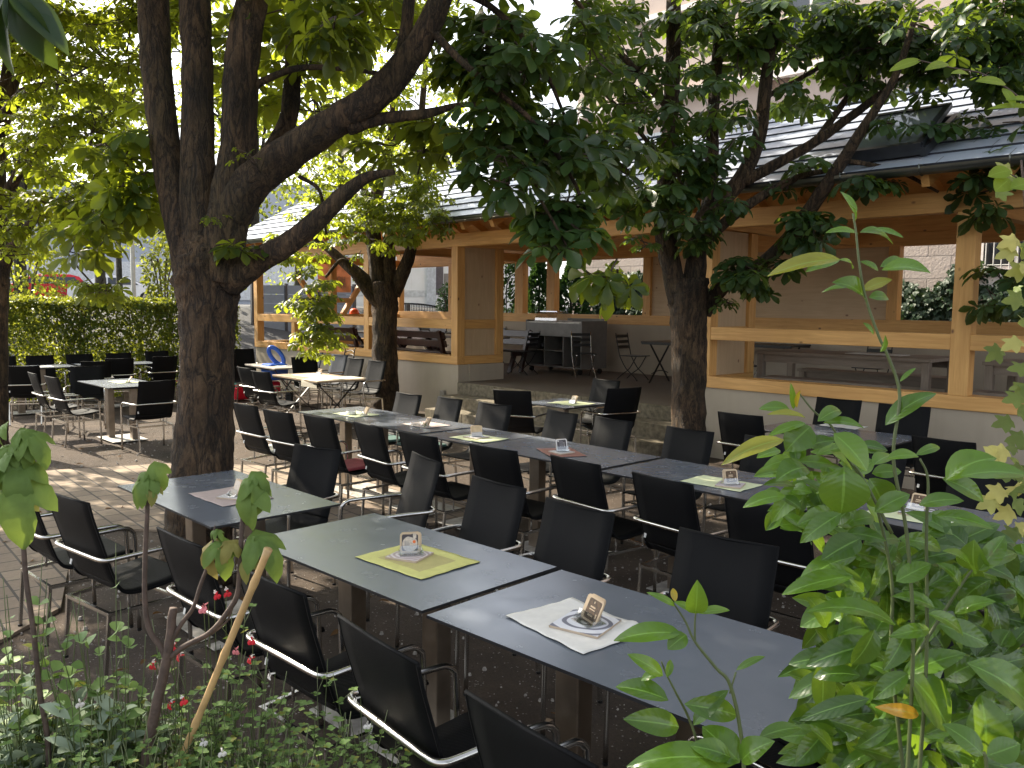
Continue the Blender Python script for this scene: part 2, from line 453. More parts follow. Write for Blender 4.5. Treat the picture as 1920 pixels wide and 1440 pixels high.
M['bamboo'] = simple('bamboo_cane', (0.50,0.33,0.15), 0.5, 0, 0.15, 14)
M['flower_red'] = simple('red_petal', (0.62,0.015,0.03), 0.55)
M['flower_white'] = simple('white_petal', (0.80,0.76,0.72), 0.55)
M['flower_pink'] = simple('pink_petal', (0.70,0.22,0.25), 0.55)
M['cloth_lime'] = simple('lime_placemat', (0.60,0.585,0.20), 0.85, 0, 0.05, 20, 0.25, 300)
M['cloth_lime_in'] = simple('olive_placemat_centre', (0.47,0.42,0.17), 0.85, 0, 0.05, 20, 0.25, 300)
M['cloth_pale'] = simple('pale_green_placemat', (0.62,0.66,0.42), 0.85, 0, 0.05, 20, 0.2, 300)
M['cloth_white'] = simple('white_placemat', (0.70,0.68,0.64), 0.85, 0, 0.04, 20, 0.2, 300)
M['cloth_pink'] = simple('dusty_pink_placemat', (0.45,0.36,0.34), 0.85, 0, 0.06, 20, 0.2, 300)
M['cloth_rust'] = simple('rust_placemat', (0.33,0.155,0.12), 0.85, 0, 0.08, 20, 0.2, 300)
M['cloth_hem'] = simple('dark_placemat_underside', (0.02,0.025,0.02), 0.9)
M['card'] = simple('coaster_card', (0.58,0.44,0.29), 0.8, 0, 0.08, 20)
M['card_white'] = simple('white_coaster_card', (0.72,0.68,0.64), 0.7)
M['print_dark'] = simple('dark_print', (0.06,0.05,0.055), 0.6)
M['print_brown'] = simple('brown_print', (0.10,0.055,0.025), 0.6, 0, 0.4, 60)
M['print_cream'] = simple('cream_print', (0.58,0.50,0.41), 0.6, 0, 0.15, 90)
M['print_orange'] = simple('orange_print', (0.75,0.16,0.03), 0.6)
M['print_grey'] = simple('grey_print', (0.25,0.24,0.25), 0.6, 0, 0.3, 80)
M['porcelain'] = simple('white_porcelain', (0.75,0.74,0.72), 0.25, 0, 0.03)
M['red_cushion'] = simple('red_cushion', (0.28,0.045,0.055), 0.85, 0, 0.12, 20, 0.2, 200)
M['white_cushion'] = simple('cream_cushion', (0.68,0.66,0.58), 0.85, 0, 0.05, 20, 0.2, 200)
M['teal_cushion'] = simple('teal_cushion', (0.05,0.11,0.10), 0.85, 0, 0.12, 20, 0.2, 200)
M['blue_plastic'] = simple('blue_plastic', (0.02,0.09,0.42), 0.3, 0, 0.04)
M['red_plastic'] = simple('red_plastic', (0.45,0.01,0.03), 0.3, 0, 0.04)
M['teal_plastic'] = simple('teal_plastic', (0.12,0.42,0.40), 0.35, 0, 0.04)
M['orange_plastic'] = simple('orange_plastic', (0.80,0.12,0.02), 0.4, 0, 0.04)
M['car_red'] = simple('red_car_paint', (0.50,0.012,0.02), 0.22, 0, 0.02)
M['car_white'] = simple('white_car_paint', (0.78,0.78,0.82), 0.22, 0, 0.02)
M['rubber'] = simple('tyre_rubber', (0.015,0.015,0.015), 0.8)
M['lamp_post'] = simple('grey_lamp_post', (0.46,0.45,0.42), 0.5, 0, 0.08)
M['cart_grey'] = simple('grey_cart_panel', (0.15,0.14,0.13), 0.5, 0, 0.08)
M['banner'] = leaf_mat('peach_banner', (0.62,0.42,0.32), (0.68,0.48,0.38), (0.75,0.45,0.32), 0.55, 0.8, 0.2)

def tile_mat(name, base, fig, seed, scale=9, thr=0.53):
    mt, nt, bs, out = new_mat(name)
    tc = coords(nt, (scale,)*3)
    w = N(nt, 'ShaderNodeTexWave', wave_type='RINGS', rings_direction='Z', wave_profile='SIN')
    w.inputs['Scale'].default_value = 1.3 + seed*0.23; w.inputs['Distortion'].default_value = 5.5; w.inputs['Detail'].default_value = 0.5
    w.inputs['Detail Scale'].default_value = 0.9
    nt.links.new(tc, w.inputs['Vector'])
    c = mixc(nt, ramp(nt, w.outputs['Fac'], [(thr, (0,0,0)), (thr+0.05, (1,1,1))]), base, fig)
    nt.links.new(c, bs.inputs['Base Color']); bs.inputs['Roughness'].default_value = 0.45
    return mt
M['tile_mauve'] = tile_mat('mauve_scroll_tile', (0.40,0.31,0.30), (0.66,0.60,0.60), 1)
M['tile_grey'] = tile_mat('grey_scroll_tile', (0.70,0.70,0.74), (0.17,0.17,0.21), 2, 3.4, 0.74)
M['tile_white'] = tile_mat('white_tile', (0.70,0.68,0.68), (0.60,0.56,0.56), 3)
M['tile_pink'] = tile_mat('pink_lattice_tile', (0.62,0.58,0.60), (0.48,0.36,0.38), 4, 16)
def checker():
    mt, nt, bs, out = new_mat('checked_tile')
    ck = N(nt, 'ShaderNodeTexChecker'); ck.inputs['Scale'].default_value = 40
    ck.inputs['Color1'].default_value = (0.7,0.7,0.72,1); ck.inputs['Color2'].default_value = (0.05,0.05,0.06,1)
    nt.links.new(coords(nt), ck.inputs['Vector']); nt.links.new(ck.outputs[0], bs.inputs['Base Color']); return mt
M['tile_check'] = checker()
M['tile_edge'] = simple('raw_tile_edge', (0.45,0.36,0.27), 0.8)

def ground_mat():
    mt, nt, bs, out = new_mat('soil_and_grit')
    v = coords(nt)
    f = noise(nt, v, 1.3, 8, 0.62)
    c = ramp(nt, f, [(0.28, (0.036,0.024,0.015)), (0.5, (0.070,0.047,0.031)), (0.72, (0.125,0.090,0.062))])
    g = noise(nt, v, 55, 6, 0.75)
    c = mixc(nt, 0.75, c, ramp(nt, g, [(0.3, (0.4,)*3), (0.62, (1,1,1))]), 'MULTIPLY')
    vo = N(nt, 'ShaderNodeTexVoronoi'); vo.inputs['Scale'].default_value = 46; nt.links.new(v, vo.inputs['Vector'])
    st = math_(nt, 'MULTIPLY', math_(nt, 'LESS_THAN', vo.outputs['Distance'], 0.24), math_(nt, 'GREATER_THAN', noise(nt, v, 24, 2), 0.57))
    c = mixc(nt, st, c, (0.27,0.24,0.21))
    nt.links.new(c, bs.inputs['Base Color']); bs.inputs['Roughness'].default_value = 0.95
    bump(nt, bs, math_(nt, 'ADD', math_(nt, 'MULTIPLY', g, 0.6), math_(nt, 'MULTIPLY', st, 0.6)), 0.9, 0.03)
    return mt
M['ground'] = ground_mat()
def paver_mat():
    mt, nt, bs, out = new_mat('concrete_pavers')
    v = coords(nt, (1,1,1), rot=(0,0,R(3)))
    br = N(nt, 'ShaderNodeTexBrick'); br.inputs['Scale'].default_value = 1.0
    br.inputs['Brick Width'].default_value = 0.26; br.inputs['Row Height'].default_value = 0.175
    br.inputs['Mortar Size'].default_value = 0.009; br.offset = 0.5
    br.inputs['Color1'].default_value = (0.22,0.165,0.12,1); br.inputs['Color2'].default_value = (0.30,0.23,0.165,1); br.inputs['Mortar'].default_value = (0.07,0.06,0.05,1)
    nt.links.new(v, br.inputs['Vector'])
    g = noise(nt, v, 40, 6, 0.7)
    c = mixc(nt, 0.5, br.outputs['Color'], ramp(nt, g, [(0.3, (0.55,)*3), (0.65, (1,1,1))]), 'MULTIPLY')
    d = noise(nt, v, 1.1, 5)
    c = mixc(nt, ramp(nt, d, [(0.5, (0,0,0)), (0.8, (0.6,)*3)]), c, (0.12,0.09,0.065))
    nt.links.new(c, bs.inputs['Base Color']); bs.inputs['Roughness'].default_value = 0.9
    bump(nt, bs, math_(nt, 'ADD', math_(nt, 'MULTIPLY', br.outputs['Fac'], -1.0), math_(nt, 'MULTIPLY', g, 0.3)), 0.6, 0.012)
    return mt
M['pavers'] = paver_mat()
M['asphalt'] = simple('street_asphalt', (0.06,0.06,0.065), 0.9, 0, 0.15, 6)
# ------------------------------------------------------------------ foliage builders
def t_palmate(nl=5, droop=0.28, fold=0.05):
    angs = {5: (-112,-55,0,55,112), 7: (-135,-88,-44,0,44,88,135)}[nl]
    lens = {5: (0.62,0.86,1.0,0.86,0.62), 7: (0.5,0.72,0.9,1.0,0.9,0.72,0.5)}[nl]
    V = []; F = []
    for a, L in zip(angs, lens):
        ca, sa = cos(R(a)), sin(R(a)); b = len(V)
        def p(t, w, z): 
            x, y = w*L, t*L
            V.append((x*ca + y*sa, -x*sa + y*ca, z*L - droop*(t*L)**2))
        p(0.03, 0, 0); p(0.42, 0, -0.02); p(0.76, 0, -0.02); p(1.0, 0, -0.03)
        p(0.42, -0.15, fold); p(0.42, 0.15, fold); p(0.70, -0.255, fold*1.2); p(0.70, 0.255, fold*1.2); p(0.89, -0.16, 0.02); p(0.89, 0.16, 0.02)
        F += [(b, b+4, b+1)[::-1], (b, b+1, b+5)[::-1], (b+1, b+4, b+6, b+2)[::-1], (b+1, b+2, b+7, b+5)[::-1], (b+2, b+6, b+8, b+3)[::-1], (b+2, b+3, b+9, b+7)[::-1]]
    return np.array(V), F
def t_leaf(w=0.3, n=5, fold=0.10, curl=0.25, pw=1.0, wav=0.0):
    V = []; F = []
    for i in range(n+1):
        t = i/n; ww = w*(sin(pi*t**pw)**0.85 if 0 < i < n else 0.0)
        z = -curl*t*t
        e = wav*sin(i*2.6)
        if i in (0, n): V.append((0, t, z))
        else: V += [(-ww, t, z+fold*ww/w+e), (0, t, z), (ww, t, z+fold*ww/w-e)]
    def ix(i): return 0 if i == 0 else 1 + 3*(i-1)
    for i in range(n):
        a, b = ix(i), ix(i+1)
        if i == 0: F += [(0, b+1, b), (0, b+2, b+1)]
        elif i == n-1: F += [(a, a+1, b), (a+1, a+2, b)]
        else: F += [(a, a+1, b+1, b), (a+1, a+2, b+2, b+1)]
    return np.array(V), F
def t_lobed(lobes=5, droop=0.4, depth=0.45):
    # maple / fig style blade: outline fan in a few rings so that it can droop
    out = []
    angs = {3: (-58, 0, 58), 5: (-105, -52, 0, 52, 105)}[lobes]
    ls = {3: (0.72, 1.0, 0.72), 5: (0.5, 0.82, 1.0, 0.82, 0.5)}[lobes]
    out.append((-150, 0.22))
    for i, (a, l) in enumerate(zip(angs, ls)):
        out += [(a-26, l*0.70), (a-13, l*0.88), (a, l), (a+13, l*0.88), (a+26, l*0.70)] if lobes == 3 else [(a-13, l*0.80), (a, l), (a+13, l*0.80)]
        if i < len(angs)-1:
            out.append(((a+angs[i+1])/2, depth*(l+ls[i+1])/2))
    out.append((150, 0.22))
    V = [(0, 0, 0)]; F = []
    n = len(out); rings = (0.3, 0.55, 0.8, 1.0) if droop > .5 else (0.55, 1.0)
    for fr in rings:
        for a, r in out:
            x, y = r*fr*sin(R(a)), r*fr*cos(R(a))
            d = math.hypot(x, y)
            z = 0.05*sin(R(a)*4)*fr - droop*d*d
            if droop > .5: x *= 1-.25*d; y *= 1-.42*d*d; z += .05*sin(a*.11+fr*5)*fr
            V.append((x, y, z))
    for i in range(n-1): F.append((0, 2+i, 1+i))
    F.append((0, 1, n))
    for q in range(len(rings)-1):
        o0, o1 = 1+q*n, 1+(q+1)*n
        for i in range(n-1): F.append((o0+i, o0+i+1, o1+i+1, o1+i))
        F.append((o0+n-1, o0, o1, o1+n-1))
    return np.array(V), F
TP5, TP7 = t_palmate(5), t_palmate(7, 0.35)
TL = t_leaf(0.26, 3, 0.06, 0.2)
TL5 = t_leaf(0.27, 5, 0.10, 0.3)
TBIG = t_leaf(0.24, 10, 0.09, 0.35, 0.9, 0.006)
TROUND = t_leaf(0.40, 4, 0.08, 0.15)
TSAGE = t_leaf(0.20, 5, 0.06, 0.25)
TMAPLE = t_lobed(5, 0.15, 0.62)
TFIG = t_lobed(3, 0.85, 0.62)
TQUAD = (np.array([(0,0,0),(-0.28,0.5,0.05),(0.28,0.5,0.05),(0,1,-0.12)]), [(0,2,3,1)])

def unit(a): return a / np.maximum(np.linalg.norm(a, axis=-1, keepdims=True), 1e-9)
class Leaves:
    def __init__(s): s.p = []; s.y = []; s.z = []; s.s = []; s.r = []
    def add(s, p, y, z, sc, r):
        s.p.append(np.atleast_2d(p)); s.y.append(np.atleast_2d(y)); s.z.append(np.atleast_2d(z)); s.s.append(np.atleast_1d(sc)); s.r.append(np.atleast_1d(r))
    def build(s, name, tmpl, mat, parent=None, smooth=True, world_coords=True):
        p = np.concatenate(s.p); y = unit(np.concatenate(s.y)); z = np.concatenate(s.z); sc = np.concatenate(s.s); r = np.concatenate(s.r)
        z = unit(z - y*np.sum(y*z, 1, keepdims=True)); x = np.cross(y, z)
        V, F = tmpl; n, k = len(p), len(V)
        Rm = np.stack([x, y, z], 2)
        W = (np.einsum('nij,kj->nki', Rm, V) * sc[:, None, None] + p[:, None, :]).reshape(-1, 3)
        me = bpy.data.meshes.new(name)
        tot = np.array([len(f) for f in F]); flat = np.array([i for f in F for i in f])
        nl, nf = len(flat), len(F)
        me.vertices.add(n*k); me.loops.add(n*nl); me.polygons.add(n*nf)
        me.vertices.foreach_set('co', W.astype(np.float32).ravel())
        me.loops.foreach_set('vertex_index', (flat[None, :] + (np.arange(n)*k)[:, None]).astype(np.int32).ravel())
        st = np.concatenate([[0], np.cumsum(tot)[:-1]])
        me.polygons.foreach_set('loop_start', (st[None, :] + (np.arange(n)*nl)[:, None]).astype(np.int32).ravel())
        me.polygons.foreach_set('loop_total', np.tile(tot, n).astype(np.int32))
        if smooth: me.polygons.foreach_set('use_smooth', np.ones(n*nf, bool))
        me.materials.append(mat)
        a = me.attributes.new('rnd', 'FLOAT', 'POINT')
        a.data.foreach_set('value', np.repeat(r, k).astype(np.float32))
        me.update(calc_edges=True)
        return link(name, me, parent, world_coords)

def rdir(n):
    v = rng.normal(size=(n, 3)); return unit(v)
def spray(L, c, rad, nt, k=5, size=0.14, twigs=None, up=1.0, droop=0.45, pet=0.10, hang=0.0, rmean=0.5, origin=None, squash=True):
    """clump of twigs with whorls of leaves; c centre, rad (rx,ry,rz)"""
    c = np.array(c, float); rad = np.array(rad, float)
    e = rdir(nt) * (rng.random((nt, 1))**0.45) * rad + c
    o = np.array(origin if origin is not None else c, float)
    for i in range(nt):
        out = e[i] - o; out[2] *= 0.4
        tone = np.clip(rmean + rng.normal()*0.18, 0, 0.96)
        kk = max(2, k + rng.integers(-1, 2)); az = rng.random()*6.28 + np.arange(kk)*6.283/kk
        d = np.stack([np.cos(az), np.sin(az), -0.25 + 0.3*rng.random(kk) - hang], 1) + unit(out[None])*0.5
        d = unit(d)
        q = e[i] + d * (pet*(0.6+0.8*rng.random((kk, 1)))) + rng.normal(size=(kk, 3))*0.02
        y = d + np.array([0, 0, -1])*droop*(0.5+rng.random((kk, 1)))
        z = np.array([0, 0, 1.0])*up + rng.normal(size=(kk, 3))*0.38 + d*0.35
        L.add(q, y, z, size*(0.7+0.6*rng.random(kk)), np.clip(tone + rng.normal(size=kk)*0.16, 0, 0.97))
        if twigs is not None:
            for t in range(kk): twigs.append(([e[i], (e[i]+q[t])/2+np.array([0,0,0.012]), q[t]], 0.0022))
            if rng.random() < 0.85:
                mid = (o+e[i])/2 + rng.normal(size=3)*0.06; twigs.append(([o, mid, e[i]], 0.007))
def px_spray(L, u, v, d, ru, rv, rd, nt, **kw):
    c = np.array(at_d(u, v, d)); s = d/FPX
    # lateral axis and view axis on the ground, vertical up
    a = np.array([MC[0][0], MC[0][1], 0]); f = np.array([MC[2][0], MC[2][1], 0]); a /= np.linalg.norm(a); f /= np.linalg.norm(f)
    e = rdir(nt) * (rng.random((nt, 1))**0.5)
    pts = c + e[:, :1]*ru*s*a + e[:, 1:2]*rd*f + e[:, 2:]*rv*s*np.array([0, 0, 1.0])
    for q in pts: spray(L, q, (0.05,)*3, 1, origin=c if rng.random() < 0.4 else q*0.85+c*0.15, **kw)
def build_twigs(tw, name, mat, parent, seg=4):
    mb = MB()
    for pts, r in tw:
        mb.tube([tuple(p) for p in pts], r, seg, caps=False)
    return mb.build(name, mat, parent, smooth=True)
def limb(mb, pts, radii, seg=14, n=10, rough=0.05, seed=0):
    P = spline([tuple(p)+(r,) for p, r in zip(pts, radii)], n)
    rr = np.random.default_rng(seed)
    ph = rr.random(4)*6.28
    def f(i, k):
        a = 2*pi*k/seg; ca, sa = cos(a), sin(a)
        return 1 + rough*(0.8*sin(a*2+ph[0]+i*0.12) + 0.5*sin(a*3+ph[1]-i*0.17) + 1.5*mnoise.noise((ca*1.1+ph[2], sa*1.1, i*0.30)) + 1.3*mnoise.noise((ca*3.4, sa*3.4+ph[3], i*0.22)) + 0.8*mnoise.noise((ca*8+ph[0], sa*8, i*0.55)))
    mb.tube([p[:3] for p in P], [max(0.004, p[3]) for p in P], seg, bump=f)
def pxl(pts):
    """list of (u,v,d,width_px) -> points, radii"""
    return [at_d(u, v, d) for u, v, d, w in pts], [w*d/FPX/2 for u, v, d, w in pts]

# ------------------------------------------------------------------ setting: ground, path, street, backdrop slope
mb = MB()
NX, NY = 90, 60
gx = np.concatenate([np.linspace(-160, -24, 8), np.linspace(-22, 8, 80), np.linspace(12, 120, 6)])
gy = np.concatenate([np.linspace(-90, -6, 6), np.linspace(-5, 20, 64), np.linspace(24, 160, 6)])
for y in gy:
    for x in gx:
        inside = -20 < x < 6 and -3 < y < 9
        mb.v.append((x, y, (0.008*sin(x*1.9)*cos(y*1.7) + 0.005*sin(x*5.1+y*3.3) - 0.018) + gz(y) if inside else -0.018 + gz(y)))
for j in range(len(gy)-1):
    for i in range(len(gx)-1):
        a = j*len(gx)+i; mb.f.append([a, a+1, a+1+len(gx), a+len(gx)]); mb.mi.append(0)
o = mb.build('ground', M['ground'], None, smooth=True); tag(o, kind='structure')
def sheet(name, poly, z, mat, th=0.03):
    b = MB(); b.prism([(x, y, z-th) for x, y in poly], (0, 0, th)); o = b.build(name, mat); return tag(o, kind='structure')
sheet('path', [(-16.0, 2.05), (-7.9, 2.25), (-7.2, 1.95), (-6.0, 1.55), (-5.2, 0.6), (-4.6, -1.0), (-7.5, -1.0), (-12.0, -0.6), (-16.0, -0.4)], -0.089, M['pavers'])
sheet('path_branch', [(-11.3, 2.2), (-8.0, 2.3), (-6.6, 3.6), (-5.9, 5.2), (-6.6, 5.6), (-9.4, 5.2), (-10.6, 4.05)], -0.085, M['pavers'])
# raised street behind the hedge
b = MB()
prof = [(-21.0, -0.05), (-24.0, 0.9), (-27.5, 1.75), (-30.0, 1.85), (-90.0, 1.9)]
for i in range(len(prof)-1):
    (x0, z0), (x1, z1) = prof[i], prof[i+1]
    b.add([(x0, -60, z0), (x0, 120, z0), (x1, 120, z1), (x1, -60, z1)], [(0, 1, 2, 3)])
tag(b.build('street', M['asphalt']), kind='structure')

# scattered stones and dead leaves on the soil
b = MB()
for i in range(4200):
    x, y = rng.uniform(-14, 0.5), rng.uniform(-0.5, 8.2)
    s_ = 0.004 + 0.014*rng.random()**2.5
    c_ = Vector((x, y, s_*0.25 + gz(y) - .012)); n = rng.integers(5, 7)
    top = [c_ + Vector((s_*cos(6.28*k/n)*rng.uniform(.7, 1.2), s_*sin(6.28*k/n)*rng.uniform(.7, 1.2), -s_*0.6)) for k in range(n)]
    up_ = [c_ + Vector((s_*.55*cos(6.28*k/n+.3), s_*.55*sin(6.28*k/n+.3), s_*0.5)) for k in range(n)]
    b.add(top+up_, [(k, (k+1) % n, n+(k+1) % n, n+k) for k in range(n)] + [tuple(n+k for k in range(n))])
M['pebble'] = simple('pale_grit', (0.34,0.31,0.28), 0.9, 0, 0.3, 30)
tag(b.build('gravel', M['pebble']), kind='stuff')
L = Leaves()
for i in range(260):
    p = (rng.uniform(-13, 0), rng.uniform(-0.5, 8), 0.0); p = (p[0], p[1], gz(p[1])+.006)
    L.add(p, np.append(rng.normal(size=2), 0.1), (rng.normal()*.3, rng.normal()*.3, 1), rng.uniform(.04, .09), rng.random())
M['leaf_litter'] = leaf_mat('dead_leaf', (0.10,0.055,0.025), (0.24,0.13,0.05), (0.3,0.15,0.05), 0.2, 0.8, 0.2)
tag(L.build('leaf_litter', TL5, M['leaf_litter']), kind='stuff')

# ------------------------------------------------------------------ pavilion
Y0, YB, XL, XR = 9.37, 13.5, -19.0, 2.2
FLZ = 0.60
PW = 0.17
pav = thing('pavilion', 'long open timber pavilion with rendered base wall and grey stepped tile roof', 'pavilion', (-6, Y0, 0))
b = MB()
b.box(XL, -11.36, Y0+0.03, Y0+0.27, -0.1, 0.90)
b.box(XL+0.001, XL+0.24, Y0+0.27, YB, -0.1, 0.90)
b.box(-11.55, -11.33, Y0+0.271, Y0+1.09, -0.1, 0.899)
b.build('base_wall', M['plaster'], pav, bevel=0.006)
b = MB(); b.box(-6.40, XR, Y0+0.03, Y0+0.27, -0.1, 0.90); b.box(-6.40, -6.18, Y0+0.271, Y0+1.09, -0.1, 0.899)
b.build('base_wall', M['plaster'], pav, bevel=0.006)
b = MB(); b.box(XL+0.24, XR, YB, YB+0.22, -0.1, 1.58); b.build('base_wall', M['plaster'], pav)
b = MB(); b.box(XL+0.245, XR, Y0+0.272, YB-0.002, 0.1, FLZ); b.box(-11.33, -6.42, Y0+0.02, Y0+0.272, 0.1, FLZ-0.001)
b.build('floor', M['concrete'], pav)
for k, (y0, y1, z1) in enumerate(((8.98, Y0+0.018, 0.40), (8.62, 8.98, 0.20))):
    bx = MB()
    xs = np.linspace(-11.30+0.25*k*0, -6.42, 6)
    for i in range(5): bx.box(xs[i]+0.003, xs[i+1]-0.003, y0+0.002, y1, -0.05, z1)
    bx.build('step', M['stone_step'], pav, bevel=0.012)
bx = MB()
xs = np.linspace(-11.29, -6.43, 6)
for i in range(5): bx.box(xs[i]+0.003, xs[i+1]-0.003, Y0-0.05, Y0+0.018, 0.401, FLZ+0.003)
bx.build('step', M['stone_step'], pav, bevel=0.01)
# timber frame
def post(x0, x1, y0, y1, z0, z1, name='post'):
    q = MB(); q.box(x0, x1, y0, y1, z0, z1); return q.build(name, M['wood_z'], pav, bevel=0.006)
def beamx(x0, x1, y0, y1, z0, z1, name='beam'):
    q = MB(); q.box(x0, x1, y0, y1, z0, z1); return q.build(name, M['wood_x'], pav, bevel=0.006)
def beamy(x0, x1, y0, y1, z0, z1, name='beam'):
    q = MB(); q.box(x0, x1, y0, y1, z0, z1); return q.build(name, M['wood_y'], pav, bevel=0.006)
Y1 = Y0 + PW
beamx(XL, -11.35, Y0, Y1+0.1, 0.902, 1.05, 'sill_beam')
beamx(-6.40, XR, Y0, Y1+0.1, 0.902, 1.05, 'sill_beam')
beamx(XL-0.3, XR, Y0-0.004, Y1, 2.95, 3.17, 'eave_beam')
for x0, x1 in ((XL, XL+PW), (-14.28, -14.11), (-11.52, -11.35), (-6.37, -6.20), (-3.27, -3.08), (-0.4, -0.22), (2.0, 2.19)):
    post(x0, x1, Y0, Y1, 1.05, 2.95)
for x0, x1 in ((XL+PW, -14.28), (-14.11, -11.52), (-6.20, -3.27), (-3.08, -0.4), (-0.22, 2.0)):
    beamx(x0, x1, Y0+0.003, Y1-0.003, 1.525, 1.69, 'rail')
post(-17.22, -17.08, Y0+0.01, Y1-0.01, 1.05, 1.525, 'stub_post')
for x in (-11.52, -6.37):      # entry return walls
    post(x, x+PW, Y0+0.92, Y0+1.09, 1.05, 2.95)
    beamy(x-0.001, x+PW+0.001, Y1+0.001, Y0+1.09, 0.903, 1.049, 'sill_beam')
    beamy(x+0.02, x+PW-0.02, Y1, Y0+0.92, 1.53, 1.69, 'rail')
    for z0, z1 in ((1.05, 1.53), (1.69, 2.95)):
        q = MB(); q.box(x+0.05, x+PW-0.05, Y1, Y0+0.92, z0, z1); q.build('panel', M['panel'], pav)
# back wall frame
beamx(XL, XR, YB-0.005, YB+0.17, 1.582, 1.775, 'rail')
beamx(XL, XR, YB-0.004, YB+0.17, 2.93, 3.13, 'eave_beam')
for x0, x1 in ((XL, XL+PW), (-16.72, -16.55), (-14.27, -14.0), (-13.24, -13.0), (-10.55, -10.36), (-8.25, -8.08), (-5.70, -5.53), (-1.2, -1.03)):
    post(x0, x1, YB, YB+PW, 1.775, 2.93)
q = MB(); q.box(XL, XR, YB+0.05, YB+0.09, 3.131, 3.50); q.build('infill_board', M['wood_x'], pav)
q = MB(); q.box(-10.36, -8.25, YB+0.06, YB+0.12, 1.775, 2.93); q.box(-8.08, -5.70, YB+0.06, YB+0.12, 1.775, 2.93); q.build('panel', M['panel_x'], pav)
# left gable side with braces
beamy(XL, XL+PW, Y1+0.1, YB, 0.902, 1.05, 'sill_beam')
beamy(XL+0.003, XL+PW-0.003, Y1, YB, 1.525, 1.69, 'rail')
beamy(XL, XL+PW, Y1, YB, 2.95, 3.13, 'eave_beam')
ym = at_x(624, 545, XL+0.1).y
post(XL, XL+PW, ym-0.08, ym+0.08, 1.69, 2.95)
for sgn in (-1, 1):
    q = MB(); q.bar((XL+0.085, ym+sgn*0.30, 1.69), (XL+0.085, ym+sgn*0.95, 2.60), 0.11, 0.12, (1, 0, 0)); q.build('brace', M['wood_z'], pav)
beamy(XL+0.03, XL+PW-0.03, ym-0.5, ym+0.5, 1.98, 2.10, 'rail')
# tie beams and rafters, ceiling, roof
SL = math.atan2(1.36, 2.6)
def roofz(y): return 3.36 + (y-8.8)*math.tan(SL) if y <= 11.4 else 3.36 + (14.0-y)*math.tan(SL)
for x in (-14.2, -11.44, -6.28, -3.18, -0.3):
    beamy(x-0.07, x+0.07, Y1, YB, 2.96, 3.14, 'tie_beam')
x = XL - 0.25
while x < XR:
    q = MB()
    for ya, yb in ((8.84, 11.36), (13.96, 11.44)):
        q.bar((x, ya, roofz(ya)-0.15), (x, yb, roofz(yb)-0.15), 0.08, 0.15)
    q.build('rafter', M['wood_y'], pav); x += 0.72
q = MB()
for ya, yb in ((8.8, 11.4), (14.0, 11.4)):
    q.add([(XL-0.5, ya, roofz(ya)-0.07), (XR+.4, ya, roofz(ya)-0.07), (XR+.4, yb, roofz(yb)-0.07), (XL-0.5, yb, roofz(yb)-0.07),
           (XL-0.5, ya, roofz(ya)-0.035), (XR+.4, ya, roofz(ya)-0.035), (XR+.4, yb, roofz(yb)-0.035), (XL-0.5, yb, roofz(yb)-0.035)],
          [(3,2,1,0),(4,5,6,7),(0,1,5,4),(1,2,6,5),(2,3,7,6),(3,0,4,7)])
q.build('roof_boarding', M['wood_x'], pav)
# stepped tile courses (front slope), plain back slope
NC = 9
q = MB()
for i in range(NC):
    ya, yb = 8.8 + 2.6*i/NC, 8.8 + 2.6*(i+1)/NC + (0.03 if i < NC-1 else 0)
    za, zb = roofz(min(ya, 11.4)), roofz(min(yb, 11.4))
    h = 0.038; X0, X1 = XL-0.5, XR+0.4
    off = Vector((0, -sin(SL), cos(SL)))
    A0 = Vector((0, ya-0.02, za-0.02)); A1 = A0 + off*h; B1 = Vector((0, yb, zb)) + off*0.004
    q.add([(X0, A0.y, A0.z), (X1, A0.y, A0.z), (X1, A1.y, A1.z), (X0, A1.y, A1.z)], [(0, 1, 2, 3)], 1)
    q.add([(X0, A1.y, A1.z), (X1, A1.y, A1.z), (X1, B1.y, B1.z), (X0, B1.y, B1.z)], [(0, 1, 2, 3)], 0)
    q.add([(X0, A0.y, A0.z), (X0, A1.y, A1.z), (X0, B1.y, B1.z)], [(0, 1, 2)], 1)
q.add([(XL-0.5, 11.4, 4.73), (XR+.4, 11.4, 4.73), (XR+.4, 14.05, 3.36), (XL-0.5, 14.05, 3.36)], [(0, 1, 2, 3)], 0)
roof = q.build('roof', [M['slate'], M['slate_butt_shade']], pav)
q = MB(); q.bar((XL-0.5, 11.40, 4.745), (XR+.4, 11.40, 4.745), 0.22, 0.05)
rc = q.build('ridge_cap', M['slate'], roof, world_coords=False)
# gutter: half round with brackets
q = MB(); seg = 10
for X0, X1 in ((XL-0.55, XR+0.4),):
    vs = []
    for xx in (X0, X1):
        for rr_ in (0.075, 0.068):
            for k in range(seg+1):
                a = pi + pi*k/seg; vs.append((xx, 8.72+rr_*cos(a), 3.335+rr_*sin(a)))
    n = seg+1
    fs = [(k, k+1, 2*n+k+1, 2*n+k) for k in range(seg)] + [(n+k+1, n+k, 3*n+k, 3*n+k+1) for k in range(seg)]
    q.add(vs, fs)
for xx in np.arange(XL-0.4, XR, 0.8):
    q.tube([(xx, 8.72+0.079*cos(a), 3.335+0.079*sin(a)) for a in np.linspace(pi*0.95, 2*pi, 9)], 0.008, 5)
    q.tube([(xx, 8.645, 3.33), (xx, 8.64, 3.355), (xx, 8.80, 3.36)], 0.007, 5)
gt = q.build('gutter', M['gutter'], pav, smooth=True)
